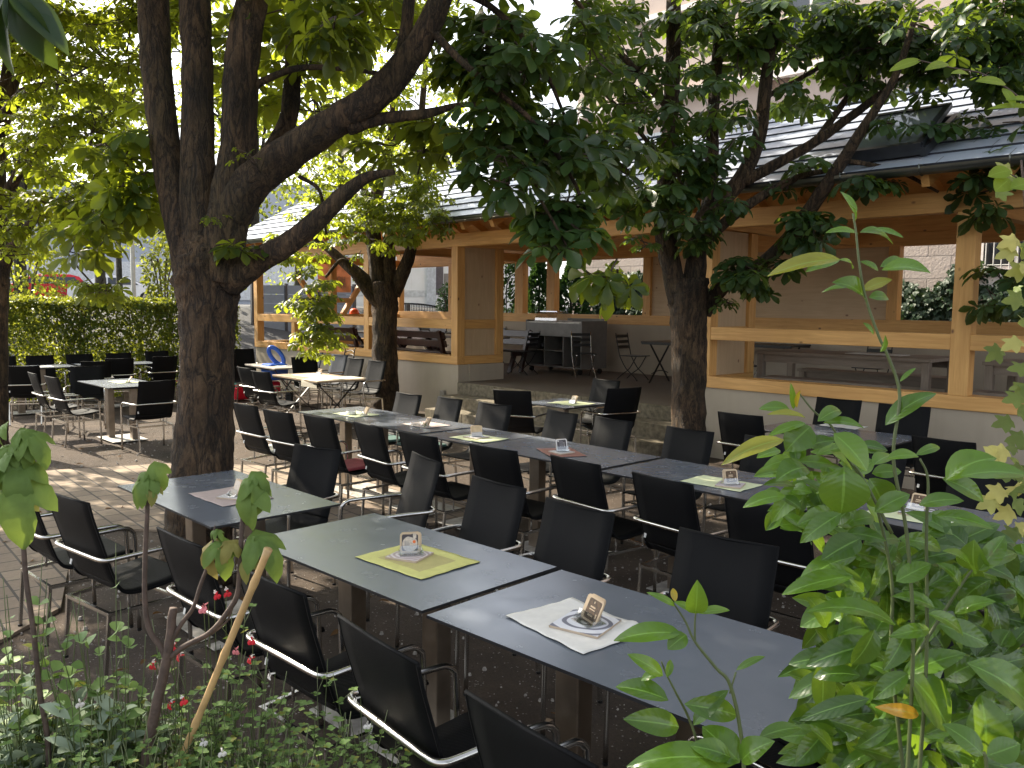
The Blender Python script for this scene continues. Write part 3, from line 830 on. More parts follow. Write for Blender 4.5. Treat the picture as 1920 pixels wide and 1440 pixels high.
# roof windows
def at_roof(u, v):
    r = ray(u, v); t = (3.36+0.05-8.8*math.tan(SL) - CAM_H)/(r[2] - r[1]*math.tan(SL)); p = r*t
    return Vector((p[0], p[1], p[2]+CAM_H))
c0 = at_roof(1688, 268); sx = Vector((1, 0, 0)); sy = Vector((0, cos(SL), sin(SL))); sn = sx.cross(sy)
w_, h_ = 0.84, 0.92
def skyl(name, org, mat, ang=0):
    dy = (sy*cos(ang) + sn*sin(ang)); 
    return dy
q = MB()
for a, bb in (((-w_/2, 0), (w_/2, 0)), ((-w_/2, h_), (w_/2, h_)), ((-w_/2, -0.04), (-w_/2, h_+0.04)), ((w_/2, -0.04), (w_/2, h_+0.04))):
    p0 = c0 + sx*a[0] + sy*(a[1]-h_/2) + sn*0.03; p1 = c0 + sx*bb[0] + sy*(bb[1]-h_/2) + sn*0.05
    q.bar(p0, p1, 0.06, 0.09, sn)
skf = q.build('roof_window', M['dark_frame'], roof, world_coords=False)
q = MB(); dy = sy*cos(R(7)) + sn*sin(R(7)); tp = c0 - sy*(h_/2) + sn*0.10
for a, bb in ((( -w_/2+.02, 0), (w_/2-.02, 0)), ((-w_/2+.02, h_*.96), (w_/2-.02, h_*.96)), ((-w_/2+.04, 0), (-w_/2+.04, h_*.96)), ((w_/2-.04, 0), (w_/2-.04, h_*.96))):
    q.bar(tp + sx*a[0] + dy*a[1], tp + sx*bb[0] + dy*bb[1], 0.07, 0.05, sn)
q.build('sash', M['dark_frame'], roof, world_coords=False)
q = MB(); nn = sx.cross(dy)
q.prism([tp + sx*(-w_/2+.07) + dy*.03, tp + sx*(w_/2-.07) + dy*.03, tp + sx*(w_/2-.07) + dy*(h_*.93), tp + sx*(-w_/2+.07) + dy*(h_*.93)], nn*0.012)
q.build('pane', M['glass_sky_tint'], roof, world_coords=False)
# socket box on the base wall
p = at_y(833, 741, Y0+0.03)
q = MB(); q.box(p.x-0.06, p.x+0.06, Y0-0.03, Y0+0.03, p.z-0.09, p.z+0.09); q.build('socket_box', simple('grey_socket_box', (0.25,0.23,0.2), 0.5), pav, bevel=0.008)

# ------------------------------------------------------------------ stone building behind
sb = thing('stone_building', 'tall pale stone building rising behind the pavilion roof', 'building', (-4, 17, 0))
q = MB(); q.box(-15.6, 14, 17.0, 26, 3.62, 15.0); q.build('wall', M['pale_stone'], sb)
q = MB(); q.box(-15.64, 14.04, 16.94, 26.04, -0.1, 3.62); q.build('stone_base', M['ashlar'], sb)
for z, h_, d_ in ((3.62, 0.16, 0.12), (5.55, 0.10, 0.06), (6.86, 0.20, 0.22), (8.9, 0.12, 0.08), (11.0, 0.2, 0.2)):
    q = MB(); q.box(-15.6-d_, 14, 17.0-d_, 17.002, z, z+h_); q.build('cornice', M['cornice'], sb)
def facade_window(x0, x1, z0, z1, Y, bars=False):
    fr = MB()
    for a in ((x0, x1, z0, z0+.08), (x0, x1, z1-.08, z1), (x0, x0+.08, z0+.08, z1-.08), (x1-.08, x1, z0+.08, z1-.08)):
        fr.box(a[0], a[1], Y-0.05, Y+0.02, a[2], a[3])
    xm = (x0+x1)/2; fr.box(xm-.03, xm+.03, Y-.045, Y+.02, z0+.08, z1-.08)
    f = fr.build('window', M['cornice'], sb)
    g = MB(); g.box(x0+.08, x1-.08, Y-.02, Y+.01, z0+.08, z1-.08); g.build('pane', M['glass_dark'], f, world_coords=False)
    s_ = MB(); s_.box(x0-.15, x1+.25, Y-.14, Y+.01, z0-.30, z0-.003); s_.build('sill', M['cornice'], f, world_coords=False)
    if bars:
        gb = MB()
        for xx in np.arange(x0+.14, x1-.05, 0.13): gb.tube([(xx, Y-.09, z0+.02), (xx, Y-.09, z1-.03)], 0.011, 6)
        for zz in (z0+.1, z1-.12): gb.tube([(x0+.05, Y-.09, zz), (x1-.05, Y-.09, zz)], 0.011, 6)
        gb.build('window_grille', M['lamp_post'], f, world_coords=False)
wz0 = at_y(1850, 508, 16.94).z; wx0 = at_y(1836, 480, 16.94).x
facade_window(wx0, wx0+1.25, wz0, wz0+1.5, 16.94, True)
for xx in (-9.6, -2.9):
    facade_window(xx, xx+1.15, 7.55, 9.4, 17.0)
p = at_y(1464, 151, 17.0)
q = MB(); q.lathe([(0.0, 0.06), (0.17, 0.05), (0.24, 0.0), (0.24, -0.05)], (0, 0, 0), 18)
vv = q.build('wall_vent', simple('brown_round_vent', (0.16,0.10,0.07), 0.7, 0, 0.3, 20), sb, world_coords=False)
vv.location = Vector((p.x, 16.98, p.z)) - sb.location; vv.rotation_euler = (R(90), 0, 0)

# ------------------------------------------------------------------ far left: fence, white building, gate, office, street things
gf = thing('panel_fence', 'grey fence of wide horizontal boards seen through the left pavilion openings', 'fence', at_d(560, 600, 27))
pa, pb = at_d(474, 575, 27), at_d(664, 575, 27)
zt = at_d(560, 535, 27).z
q = MB(); dr = (pb-pa); dr.z = 0; Lf = dr.length; dr.normalize()
nb = 9
for k in range(nb):
    z = -0.1 + (zt+0.1)*(k+0.5)/nb
    q.bar((pa.x, pa.y, z), (pb.x, pb.y, z), 0.04, (zt+0.1)/nb-0.012)
q.build('board_panel', M['grey_clad'], gf)
for t in (0, 0.33, 0.66, 1.0):
    p = pa + dr*Lf*t; q = MB(); q.box(p.x-.05, p.x+.05, p.y-.05, p.y+.05, -0.1, zt+.05); q.build('post', M['dark_frame'], gf)

def facing_box(root, name, mat, u0, u1, v0, v1, d, thick=4.0, zbot=None):
    p0, p1 = at_d(u0, v1, d), at_d(u1, v1, d); zt_ = at_d((u0+u1)/2, v0, d).z; zb = at_d((u0+u1)/2, v1, d).z if zbot is None else zbot
    f = Vector((MC[2][0], MC[2][1], 0)).normalized()
    q = MB(); q.prism([(p0.x, p0.y, zb), (p1.x, p1.y, zb), (p1.x, p1.y, zt_), (p0.x, p0.y, zt_)], f*thick)
    return q.build(name, mat, root)
wb = thing('white_building', 'white rendered house with dark panelled doors beyond the iron gate', 'building', at_d(800, 600, 40))
wall_ = facing_box(wb, 'wall', M['white_wall'], 655, 1000, 330, 590, 40, 8, -0.1)
facing_box(wb, 'wall_base', simple('pale_grey_base', (0.50,0.52,0.56), 0.8), 655, 802, 544, 556, 39.9, 0.09)
facing_box(wb, 'corner_pilaster', simple('pale_blue_grey', (0.46,0.49,0.55), 0.8), 800, 817, 480, 590, 39.85, 0.14, 0)
facing_box(wb, 'door', simple('plum_door', (0.10,0.085,0.10), 0.5), 817, 831, 490, 553, 39.9, 0.09)
facing_box(wb, 'door', simple('taupe_door', (0.20,0.18,0.18), 0.5), 832, 842, 513, 553, 39.9, 0.09)
wf = facing_box(wb, 'window', simple('pale_window_frame', (0.5,0.5,0.52), 0.5), 846, 900, 400, 470, 39.9, 0.09)
ir = thing('iron_gate', 'black wrought iron gate with arched top rail', 'gate', at_d(790, 640, 30))
q = MB(); pts = []
for k in range(17):
    t = k/16; u = 742 + 96*t; v = 569.5 + 10*(max(0, t-0.25)/0.75)**2.0
    pts.append(at_d(u, v, 30))
q.tube(pts, 0.035, 6)
g0, g1 = at_d(742, 640, 30), at_d(838, 640, 30)
q.tube([(g0.x, g0.y, 0.25), (g1.x, g1.y, 0.25)], 0.03, 6); q.tube([(g0.x, g0.y, 1.2), (g1.x, g1.y, 1.2)], 0.02, 6)
q.build('gate_frame', M['black_metal'], ir)
q = MB()
for k in range(33):
    t = k/32; i = t*16; a = pts[int(min(15, i))].lerp(pts[min(16, int(i)+1)], i-int(min(15, i)))
    q.tube([(a.x, a.y, 0.2), tuple(a)], 0.014, 5)
q.build('bars', M['black_metal'], ir)
p = at_d(764, 640, 29.9); q = MB(); q.box(p.x-.07, p.x+.07, p.y-.07, p.y+.07, -0.1, at_d(764, 570, 29.9).z); q.build('post', M['black_metal'], ir)

ob = thing('office_building', 'long pale grey building across the raised street', 'building', at_d(300, 560, 62))
facing_box(ob, 'wall', simple('pale_blue_facade', (0.36,0.39,0.45), 0.7, 0, 0.04), -300, 640, 345, 580, 62, 12, 1.5)
for k, (u0, u1) in enumerate(((-60, -20), (20, 60), (105, 160), (178, 196), (262, 330), (370, 430), (470, 520), (560, 600))):
    facing_box(ob, 'window', M['glass_dark'], u0, u1, 395, 440, 61.9, 0.08)
facing_box(ob, 'base_band', simple('pale_base_band', (0.58,0.59,0.60), 0.7), -300, 640, 490, 560, 61.8, 0.16)

STREET = 1.86
def car(name, label, paint, p, rz, L_=4.2, W_=1.76, H_=1.47, hatch=True):
    c = thing(name, label, 'car', p, rz, 'cars parked on the street')
    prof = [(-L_/2, .32), (-L_/2+.02, .70), (-L_/2+.10, .93), (-L_/2+(.35 if hatch else .75), 1.0), (-L_/2+(.62 if hatch else 1.3), H_-.10), (-L_/2+(1.0 if hatch else 1.7), H_), (0.25, H_-.01), (.62, H_-.10), (1.25, 1.0), (L_/2-.25, .82), (L_/2-.04, .62), (L_/2, .34)]
    q = MB()
    n = len(prof); rows = []
    for s_, f in ((-1, .90), (-1, 1.0), (1, 1.0), (1, .90)):
        pass
    vs = []
    for wf_ in (-1, -0.93, 0.93, 1):
        for x, z in prof:
            wid = W_/2*(1.0 if z < .95 else 1.0-(z-.95)*.42)
            vs.append((x, wid*wf_, z - (0.03 if abs(wf_) == 1 and z > .9 else 0)))
    fs = []
    for r_ in range(3):
        for i in range(n):
            j = (i+1) % n; fs.append((r_*n+i, r_*n+j, (r_+1)*n+j, (r_+1)*n+i))
    fs.append(tuple(range(n))); fs.append(tuple(3*n+i for i in range(n-1, -1, -1)))
    q.add(vs, fs); body = q.build('body', paint, c, bevel=0.03, world_coords=False)
    def wx(z): return W_/2*(1.0-(z-.95)*.42)
    zt_ = H_-.14
    back0 = -L_/2+(.50 if hatch else 1.15)
    for sgn in (-1, 1):
        g = MB()
        for xa, xb, xc, xd in ((back0+.10, -.42, -.42, back0+.32), (-.35, 1.08, .58, -.35)):
            g.prism([(xa, sgn*wx(.98), .98), (xb, sgn*wx(.98), .98), (xc, sgn*wx(zt_), zt_), (xd, sgn*wx(zt_), zt_)], (0, sgn*.012, 0))
        g.build('side_window', M['glass_dark'], c, world_coords=False)
    g = MB(); y0_, y1_ = wx(1.03)*.86, wx(zt_)*.84
    bx0, bx1 = (-L_/2+.36, -L_/2+.60) if hatch else (-L_/2+.78, -L_/2+1.28)
    g.prism([(bx0-.02, -y0_, 1.03), (bx0-.02, y0_, 1.03), (bx1-.02, y1_, zt_), (bx1-.02, -y1_, zt_)], (-.015, 0, .01)); g.build('rear_window', M['glass_dark'], c, world_coords=False)
    g = MB(); g.prism([(1.27, -y0_, 1.02), (1.27, y0_, 1.02), (.68, y1_, zt_), (.68, -y1_, zt_)], (.015, 0, .01)); g.build('windscreen', M['glass_dark'], c, world_coords=False)
    for x in (-L_/2+.72, L_/2-.78):
        for sgn in (-1, 1):
            w = MB(); w.tube([(x, sgn*(W_/2-.19), .31), (x, sgn*(W_/2+.01), .31)], .31, 18); wo = w.build('wheel', M['rubber'], c, world_coords=False)
            w = MB(); w.tube([(x, sgn*(W_/2+.01), .31), (x, sgn*(W_/2+.025), .31)], .19, 14); w.build('rim', M['steel'], wo, world_coords=False)
    for sgn in (-1, 1):
        g = MB(); g.box(-L_/2-.012, -L_/2+.08, sgn*(W_/2-.26)-.10, sgn*(W_/2-.26)+.10, .74, .90); g.build('tail_light', M['red_plastic'], c, world_coords=False)
        g = MB(); g.box(L_/2-.16, L_/2-.035, sgn*(W_/2-.3)-.14, sgn*(W_/2-.3)+.14, .58, .74); g.build('headlight', M['steel'], c, world_coords=False)
    return c
vdir = math.atan2(MC[2][1], MC[2][0])
pr = at_d(84, 560, 43); pr.z = STREET
car('parked_car', 'red hatchback parked on the street beyond the hedge', M['car_red'], pr, vdir+R(128))
pw_ = at_d(216, 560, 44); pw_.z = STREET
car('parked_car', 'white saloon parked on the street behind the lamp post', M['car_white'], pw_, vdir-R(62), 4.4, 1.8, 1.47, False)
lp = at_d(251, 560, 26); zb = 0.9
lm = thing('lamp_post', 'pale grey street lamp post standing behind the hedge', 'lamp post', (lp.x, lp.y, zb))
q = MB(); q.tube([(lp.x, lp.y, zb-.4), (lp.x, lp.y, zb+1.0), (lp.x, lp.y, zb+5.6)], [.075, .07, .05], 14); q.build('pole', M['lamp_post'], lm, smooth=True)
q = MB(); q.obox((lp.x, lp.y+.35, zb+5.65), (.22, .8, .10)); q.build('lamp_head', M['dark_frame'], lm, bevel=.02)

bn = thing('banner', 'translucent peach banner with lettering seen reversed behind the timber braces', 'banner', (XL-0.12, ym+0.35, 2.1))
ba, bb_ = at_x(596, 545, XL-0.12), at_x(658, 545, XL-0.12)
zt_, zb_ = at_x(640, 482, XL-0.12).z, at_x(640, 548, XL-0.12).z
q = MB(); q.box(XL-0.122, XL-0.118, ba.y, bb_.y, zb_, zt_); q.build('cloth', M['banner'], bn)
for txt, uc, vc, hpx in (('HOLZ', 626.5, 524, 11.5), ('RAMMTAL', 626.5, 532.5, 5.5), ('BLOG', 636, 538.5, 4.5)):
    cu = bpy.data.curves.new('lettering', 'FONT'); cu.body = txt
    d_ = 26.0; cu.size = 1.0; cu.extrude = 0.002; cu.materials.append(M['print_grey'])
    cu.align_x = 'LEFT'
    tmp = bpy.data.objects.new('lettering_curve', cu); COL.objects.link(tmp)
    me = bpy.data.meshes.new_from_object(tmp.evaluated_get(bpy.context.evaluated_depsgraph_get()))
    bpy.data.objects.remove(tmp)
    to = bpy.data.objects.new('lettering', me); COL.objects.link(to); to.parent = bn
    pR = at_x(648, vc, XL-0.113)          # text starts at the right: it faces away from the garden
    hh = (at_x(640, vc-hpx/2, XL-.11).z - at_x(640, vc+hpx/2, XL-.11).z)/0.72
    to.location = Vector((XL-0.113, pR.y, pR.z - hh*0.36)) - bn.location
    to.rotation_euler = (R(90), 0, R(-90)); to.scale = (hh*0.78, hh, 1)
# ------------------------------------------------------------------ chairs
BT = -0.350          # y of the top edge of the back
SLING = [(BT, .975), (-.343, .945), (-.325, .87), (-.275, .70), (-.236, .57), (-.212, .505), (-.180, .465), (-.135, .446), (-.06, .440), (.08, .450), (.18, .462), (.235, .460)]
def strip(prof, w, th, seg=1, sag=0.0):
    q = MB(); P = [Vector((0, y, z)) for y, z in prof]; n = len(P)
    xs = np.linspace(-w, w, 7); vs = []; 
    for side in (0, 1):
        for i in range(n):
            a, b_ = P[max(0, i-1)], P[min(n-1, i+1)]; t = (b_-a).normalized(); nn = Vector((0, -t.z, t.y))
            for x in xs:
                s_ = sag*(1-(x/w)**2)*sin(pi*min(1, (i+.5)/n))
                o_ = nn*(th*side - s_); vs.append((x, P[i].y+o_.y, P[i].z+o_.z))
    m_ = len(xs); fs = []
    for i in range(n-1):
        for k in range(m_-1):
            a = i*m_+k; fs.append((a, a+1, a+m_+1, a+m_)); b_ = n*m_+a; fs.append((b_+m_, b_+m_+1, b_+1, b_))
    for i in range(n-1):
        for k, fl in ((0, 0), (m_-1, 1)):
            a = i*m_+k; f = (a, a+m_, n*m_+a+m_, n*m_+a); fs.append(f if not fl else f[::-1])
    for i, fl in ((0, 1), (n-1, 0)):
        for k in range(m_-1):
            a = i*m_+k; f = (a, a+1, n*m_+a+1, n*m_+a); fs.append(f if not fl else f[::-1])
    q.add(vs, fs); return q
def fine(prof, n=3): return [tuple(p) for p in spline(prof, n)]
def make_chair():
    t = thing('garden_chair', 'black chair', 'chair', (0, 0, -50))
    bk = fine(SLING[:6]); st = fine(SLING[5:])
    strip(bk, .243, .010, sag=.012).build('backrest', M['fabric'], t, smooth=True, world_coords=False)
    strip(st, .243, .010, sag=.014).build('seat', M['fabric'], t, smooth=True, world_coords=False)
    q = MB()
    for sx_ in (-1, 1): q.tube([(sx_*.243, y+.004, z) for y, z in bk], .0065, 6)
    q.tube([(-.246, BT+.004, .976), (0, BT+.005, .968), (.246, BT+.004, .976)], .007, 6)
    q.build('back_hem', M['fabric'], t, smooth=True, world_coords=False)
    for sx_ in (-1, 1):
        q = MB(); q.tube([(sx_*.243, y, z-.003) for y, z in st], .008, 6); q.build('seat_hem', M['fabric'], t, smooth=True, world_coords=False)
    half = [(.287, .185, .004), (.287, .180, .30), (.287, .172, .585), (.287, .160, .630), (.287, .128, .655), (.287, .08, .662), (.287, -.10, .664), (.287, -.235, .664), (.279, -.278, .664), (.252, -.298, .664), (.20, -.303, .664)]
    pts = spline(half, 3); path = pts + [np.array((-p[0], p[1], p[2])) for p in pts[::-1]]
    q = MB(); q.tube(path, .0128, 10); q.build('arm_frame', M['steel'], t, smooth=True, world_coords=False)
    q = MB(); zz = .352
    for sx_ in (-1, 1):
        q.bar((sx_*.228, -.285, .004), (sx_*.235, -.255, zz), .019, .019, (0, 1, 0))
        q.bar((sx_*.235, -.265, zz), (sx_*.276, .18, zz+.008), .019, .019)
        q.tube([(sx_*.20, -.13, zz), (sx_*.20, -.13, .445)], .008, 6)
        q.tube([(sx_*.22, .12, zz), (sx_*.22, .12, .45)], .008, 6)
    q.bar((-.245, -.255, zz+.0005), (.245, -.255, zz+.0005), .019, .019)
    q.bar((-.245, .12, zz+.003), (.245, .12, zz+.003), .016, .016)
    q.build('rear_frame', M['steel'], t, world_coords=False)
    for fx, fy in ((-.228, -.285), (.228, -.285), (-.287, .185), (.287, .185)):
        q = MB(); q.tube([(fx, fy, 0), (fx, fy, .013)], .014, 8); q.build('foot_cap', M['black_metal'], t, world_coords=False)
    q = MB(); q.obox((-.222, -.2375, .555), (.018, .004, .034), Matrix.Rotation(R(-15), 3, 'X')); q.build('care_tag', M['tag'], t, world_coords=False)
    return t
CH0 = make_chair(); ch_used = []
def chair(label, x, y, face, group, fab=None, name=None):
    """x,y: middle of the top edge of the back; face: heading in degrees the sitter looks to (0 = towards the pavilion)"""
    t = CH0 if not ch_used else copy_tree(CH0)
    ch_used.append(t)
    a = R(face)      # rotation about z
    off = Vector((0, BT, 0)); off.rotate(Matrix.Rotation(a, 3, 'Z'))
    t.location = (x-off.x, y-off.y, gz(y)); t.rotation_euler = (0, 0, a)
    tag(t, label, 'chair', group)
    if fab:
        for c in t.children:
            if c.name.split('.')[0] in ('backrest', 'seat', 'back_hem', 'seat_hem'):
                c.data = c.data.copy(); c.data.materials[0] = fab
    return t
GL, GM, GK, GF = 'chairs on the path side of the long row', 'chairs on the pavilion side of the long row', 'chairs behind the nearest tables', 'chairs in front of the nearest tables'
ORD = ['first', 'second', 'third', 'fourth', 'fifth', 'sixth', 'seventh', 'eighth', 'ninth', 'tenth']
Lr = [(-8.22,3.93,4), (-7.50,3.92,6), (-6.90,4.02,3), (-6.17,4.08,-4), (-5.46,4.09,2), (-4.59,4.13,4), (-3.85,4.22,-4), (-3.08,4.17,-5), (-2.30,4.05,3), (-1.55,4.12,-3)]
for i, (x, y, a) in enumerate(Lr):
    chair(f'black mesh armchair on the path side of the long row, {ORD[i]} from its far end', x, y, a, GL)
Mr = [(-8.06,5.92,180), (-7.40,6.01,175), (-6.66,6.03,184), (-5.72,6.09,171), (-5.04,6.07,174), (-4.19,6.07,179), (-3.45,6.15,182), (-2.62,6.12,176), (-1.85,6.15,183)]
for i, (x, y, a) in enumerate(Mr):
    chair(f'black mesh armchair on the pavilion side of the long row, {ORD[i]} from its far end', x, y, a, GM)
Kr = [(-4.59,3.52,166, 'angled black armchair at the far left corner behind the lime placemat table'), (-3.65,3.34,178, 'black armchair directly behind the lime placemat table'),
      (-2.93,3.26,179, 'black armchair behind the joint of the two nearest tables'), (-2.07,3.32,186, 'big black armchair behind the white placemat table'), (-1.30,3.28,178, 'black armchair behind the white placemat table, hidden by leafy shrub')]
for x, y, a, lb in Kr: chair(lb, x, y, a, GK)
Fr = [(-5.58,1.22,4,'black armchair at the far left in front of the solitary dark table'), (-4.88,1.31,9,'black armchair turned slightly, in front of the solitary dark table'), (-3.69,1.45,3,'black armchair from behind, between the solitary table and the lime placemat table'),
      (-2.90,1.47,3,'black armchair from behind, in front of the lime placemat, beside the bamboo cane'), (-2.16,1.45,-4,'large black armchair from behind, in front of the table joint'), (-1.44,1.41,-3,'nearest black armchair, cut by the bottom edge, before the white placemat table'),
      (-0.95,2.45,84,'black armchair at the near end of the white placemat table, seat under shrub leaves')]
for x, y, a, lb in Fr: chair(lb, x, y, a, GF)
chair('black armchair behind the solitary dark table, beside the thick trunk', -5.43, 3.16, 192, GK)
chair('black armchair with its back to the long row at the small step-side table', -7.36, 6.93, 24, 'chairs at the small table by the steps')
chair('black armchair on the step side of the small table by the steps', -7.20, 8.50, 176, 'chairs at the small table by the steps')
chair('black armchair seen obliquely at the trunk end of the small table by the steps', -6.42, 7.92, 74, 'chairs at the small table by the steps')
GJ = 'chairs at the table along the right base wall'
chair('black armchair with its back to the long row at the wall table, nearest the trunk', -4.33, 7.08, -1, GJ)
chair('black armchair against the right base wall, nearer the trunk', -4.13, 8.72, 181, GJ)
chair('black armchair against the right base wall, nearer the timber post', -3.42, 8.66, 186, GJ)
chair('black armchair with its back to the long row, by the yellow leaves', -2.45, 6.98, -4, GJ)
GE = 'chairs around the square table by the hedge'
chair('black armchair at the path side of the hedge-side table, left one of the pair', -13.75, 3.30, 0, GE)
chair('black armchair at the path side of the hedge-side table, right one of the pair', -12.90, 3.33, 6, GE)
chair('black armchair with its back to the thick trunk at the hedge-side table', -11.46, 4.25, 92, GE)
chair('black armchair facing us from the hedge end of the hedge-side table', -14.75, 4.35, -112, GE)
GH = 'chairs at the long table in front of the hedge'
for i, (x, y, a) in enumerate([(-15.35,3.55,66), (-15.9,4.84,80), (-16.43,5.41,80), (-16.5,6.29,95)]):
    chair(f'dark armchair seen from behind at the table along the hedge, {ORD[i]} from the left', x, y, a, GH)
for i, (x, y, a) in enumerate([(-18.2,3.85,-92), (-18.2,4.51,-88), (-18.25,5.24,-90), (-18.25,5.99,-94), (-18.2,6.75,-90)]):
    chair(f'dark armchair with its back to the hedge, {ORD[i]} from the left', x, y, a, GH)
GP = 'chairs around the wooden tables by the pavilion wall'
chair('black armchair in profile before the wooden table with runner, farther one of the pair', -12.94, 6.20, 4, GP)
chair('black armchair in profile before the wooden table with runner, nearer one of the pair', -12.10, 6.05, 8, GP)
chair('dark armchair on the wall side of the wooden table with runner, left one', -12.90, 8.30, 183, GP)
chair('dark armchair on the wall side of the wooden table with runner, touching the middle trunk', -12.13, 8.24, 184, GP)
chair('black armchair at the far end of the wooden table with runner', -13.95, 7.85, -98, GP)
chair('dark chair at the left end of the bare wooden table, nearest the thick trunk', -16.0, 7.25, -82, GP)
chair('dark chair at the far left corner by the end of the hedge', -17.0, 8.1, -95, GP)
chair('grey mesh chair standing against the pavilion base wall', -14.95, 8.72, 176, GP, M['fabric_grey'])
chair('grey mesh chair by the wall in front of the arched metal chair', -13.95, 8.62, 186, GP, M['fabric_grey'])

def cushion(name, label, ci, mat):
    c = ch_used[ci]; p = c.matrix_basis @ Vector((0, 0.03, 0.466))
    q = MB(); q.obox((0, 0, 0.012), (.42, .40, .03))
    o = q.build(name, mat, None, bevel=0.012); o.location = p; o.rotation_euler = c.rotation_euler; tag(o, label, 'cushion')
cushion('seat_cushion', 'dull red seat cushion on the third chair of the path side', 2, M['red_cushion'])
cushion('seat_cushion', 'cream seat cushion on the first chair of the path side', 0, M['white_cushion'])
cushion('seat_cushion', 'dark teal seat cushion on the first chair of the pavilion side', 10, M['teal_cushion'])
cushion('seat_cushion', 'dark teal seat cushion on the second chair of the pavilion side', 11, M['teal_cushion'])

# ------------------------------------------------------------------ dark tables
def make_table(Lx, Ly, name='garden_table'):
    t = thing(name, 'table', 'table', (0, 0, -60))
    q = MB(); q.box(-Lx/2, Lx/2, -Ly/2, Ly/2, .819, .831)
    o = q.build('tabletop', [M['top'], M['top_edge']], t, world_coords=False)
    for p in o.data.polygons: p.material_index = 0 if p.normal.z > .5 else 1
    q = MB()
    for a in ((-Lx/2+.1, -Lx/2+.13), (Lx/2-.13, Lx/2-.1)): q.box(a[0], a[1], -Ly/2+.1, Ly/2-.1, .790, .818)
    for yy in (-.10, .10): q.box(-Lx/2+.13, Lx/2-.13, yy-.02, yy+.02, .788, .817)
    q.build('under_frame', M['black_metal'], t, world_coords=False)
    for sx_, sy_ in (((-1, -1), (1, 1)) if Lx > 1 else ((0, 0),)):
        q = MB(); xx, yy = sx_*min(.20, Lx*.16), sy_*.10
        q.box(xx-.055, xx+.055, yy-.045, yy+.045, .008, .789); q.build('pillar', M['steel_dull'], t, bevel=0.006, world_coords=False)
    q = MB(); bw = .36 if Lx > 1 else .27
    q.box(-bw, bw, -.25, .25, 0.001, .009); q.build('base_plate', M['steel_plate'], t, bevel=0.002, world_coords=False)
    return t
TB_L, TB_S = make_table(1.385, .80), make_table(.765, .76)
tb_used = set()
def table(proto, label, x, y, rz, group=None, z=0.004):
    z = z - .09
    t = proto if proto not in tb_used else copy_tree(proto); tb_used.add(proto)
    t.location = (x, y, z); t.rotation_euler = (0, 0, R(rz)); tag(t, label, 'table', group); return t
table(TB_L, 'solitary dark grey table in front of the thick trunk with a pink placemat', -4.99, 2.24, 0.8)
GT = 'two nearest dark tables pushed together'
table(TB_L, 'near dark grey table carrying the lime green placemat', -3.26, 2.30, 2.6, GT, .008)
table(TB_L, 'nearest dark grey table carrying the white placemat', -1.84, 2.36, 3.0, GT)
GD = 'dark tables of the long row'
for x, lb, pr_, z in ((-7.66, 'far end table of the long row with white ashtray, partly sunlit', TB_L, .006), (-6.575, 'short table of the long row carrying the glass ashtray', TB_S, .012), (-5.80, 'short table of the long row carrying the pale lime placemat', TB_S, .004),
                   (-4.70, 'table of the long row carrying the rust placemat', TB_L, .006), (-3.27, 'table of the long row carrying pale green placemat with gold coaster', TB_L, .002), (-1.87, 'near end table of the long row, behind the leafy shrub', TB_L, .006)):
    table(pr_, lb, x, 5.02 if pr_ is TB_L else 5.03, 0.2, GD, z)
table(TB_S, 'small square dark table by the steps', -7.11, 7.58, 1)
table(TB_L, 'dark table standing along the right base wall', -3.74, 7.80, 0)
table(TB_L, 'sunlit bluish table among armchairs near the hedge', -13.0, 4.29, 0)
table(TB_L, 'table along the hedge with sunlit top, left part', -17.15, 4.1, 90, 'tables along the hedge')
table(TB_L, 'table along the hedge, right part beside the thick trunk', -17.2, 5.6, 90, 'tables along the hedge')

def folding_table(label, x, y, rz, Lx, Ly, mat, z=0, name='folding_table'):
    t = thing(name, label, 'table', (x, y, z if z > .1 else gz(y)), R(rz)); t.scale = (1, 1, 1 if z > .1 else (.742-gz(y))/.742)
    q = MB(); q.box(-Lx/2, Lx/2, -Ly/2, Ly/2, .715, .742); q.build('tabletop', mat, t, bevel=.004, world_coords=False)
    for y_ in (-Ly/2+.01, Ly/2-.03):
        q = MB(); q.box(-Lx/2+.01, Lx/2-.01, y_, y_+.02, .69, .714); q.build('under_frame', M['black_metal'], t, world_coords=False)
    for sx_ in (-1, 1):
        q = MB(); xx = sx_*(Lx/2-.16)
        q.bar((xx, -Ly/2+.06, .01), (xx, Ly/2-.08, .70), .012, .03, (1, 0, 0)); q.bar((xx-.013, Ly/2-.06, .01), (xx-.013, -Ly/2+.08, .70), .012, .03, (1, 0, 0))
        arc = [(xx, yy, .12+.10*sin(pi*(yy+Ly/2)/Ly)) for yy in np.linspace(-Ly/2+.12, Ly/2-.12, 9)]
        q.tube(arc, .008, 5)
        q.build('leg', M['black_metal'], t, world_coords=False)
    return t
W_TAN = wood('tan_table_board', 0, (0.25,0.18,0.115), (0.36,0.27,0.18), (0.12,0.07,0.04), 0.5)
folding_table('wooden folding table with cream runner and black cross legs', -12.28, 7.16, -3, 1.62, .86, W_TAN)
folding_table('bare wooden folding table behind, near the blue ride-on toy', -15.0, 7.80, -4, 1.42, .62, wood('grey_board', 0, (0.33,0.29,0.25), (0.43,0.39,0.35), (0.2,0.15,0.12), 0.5))
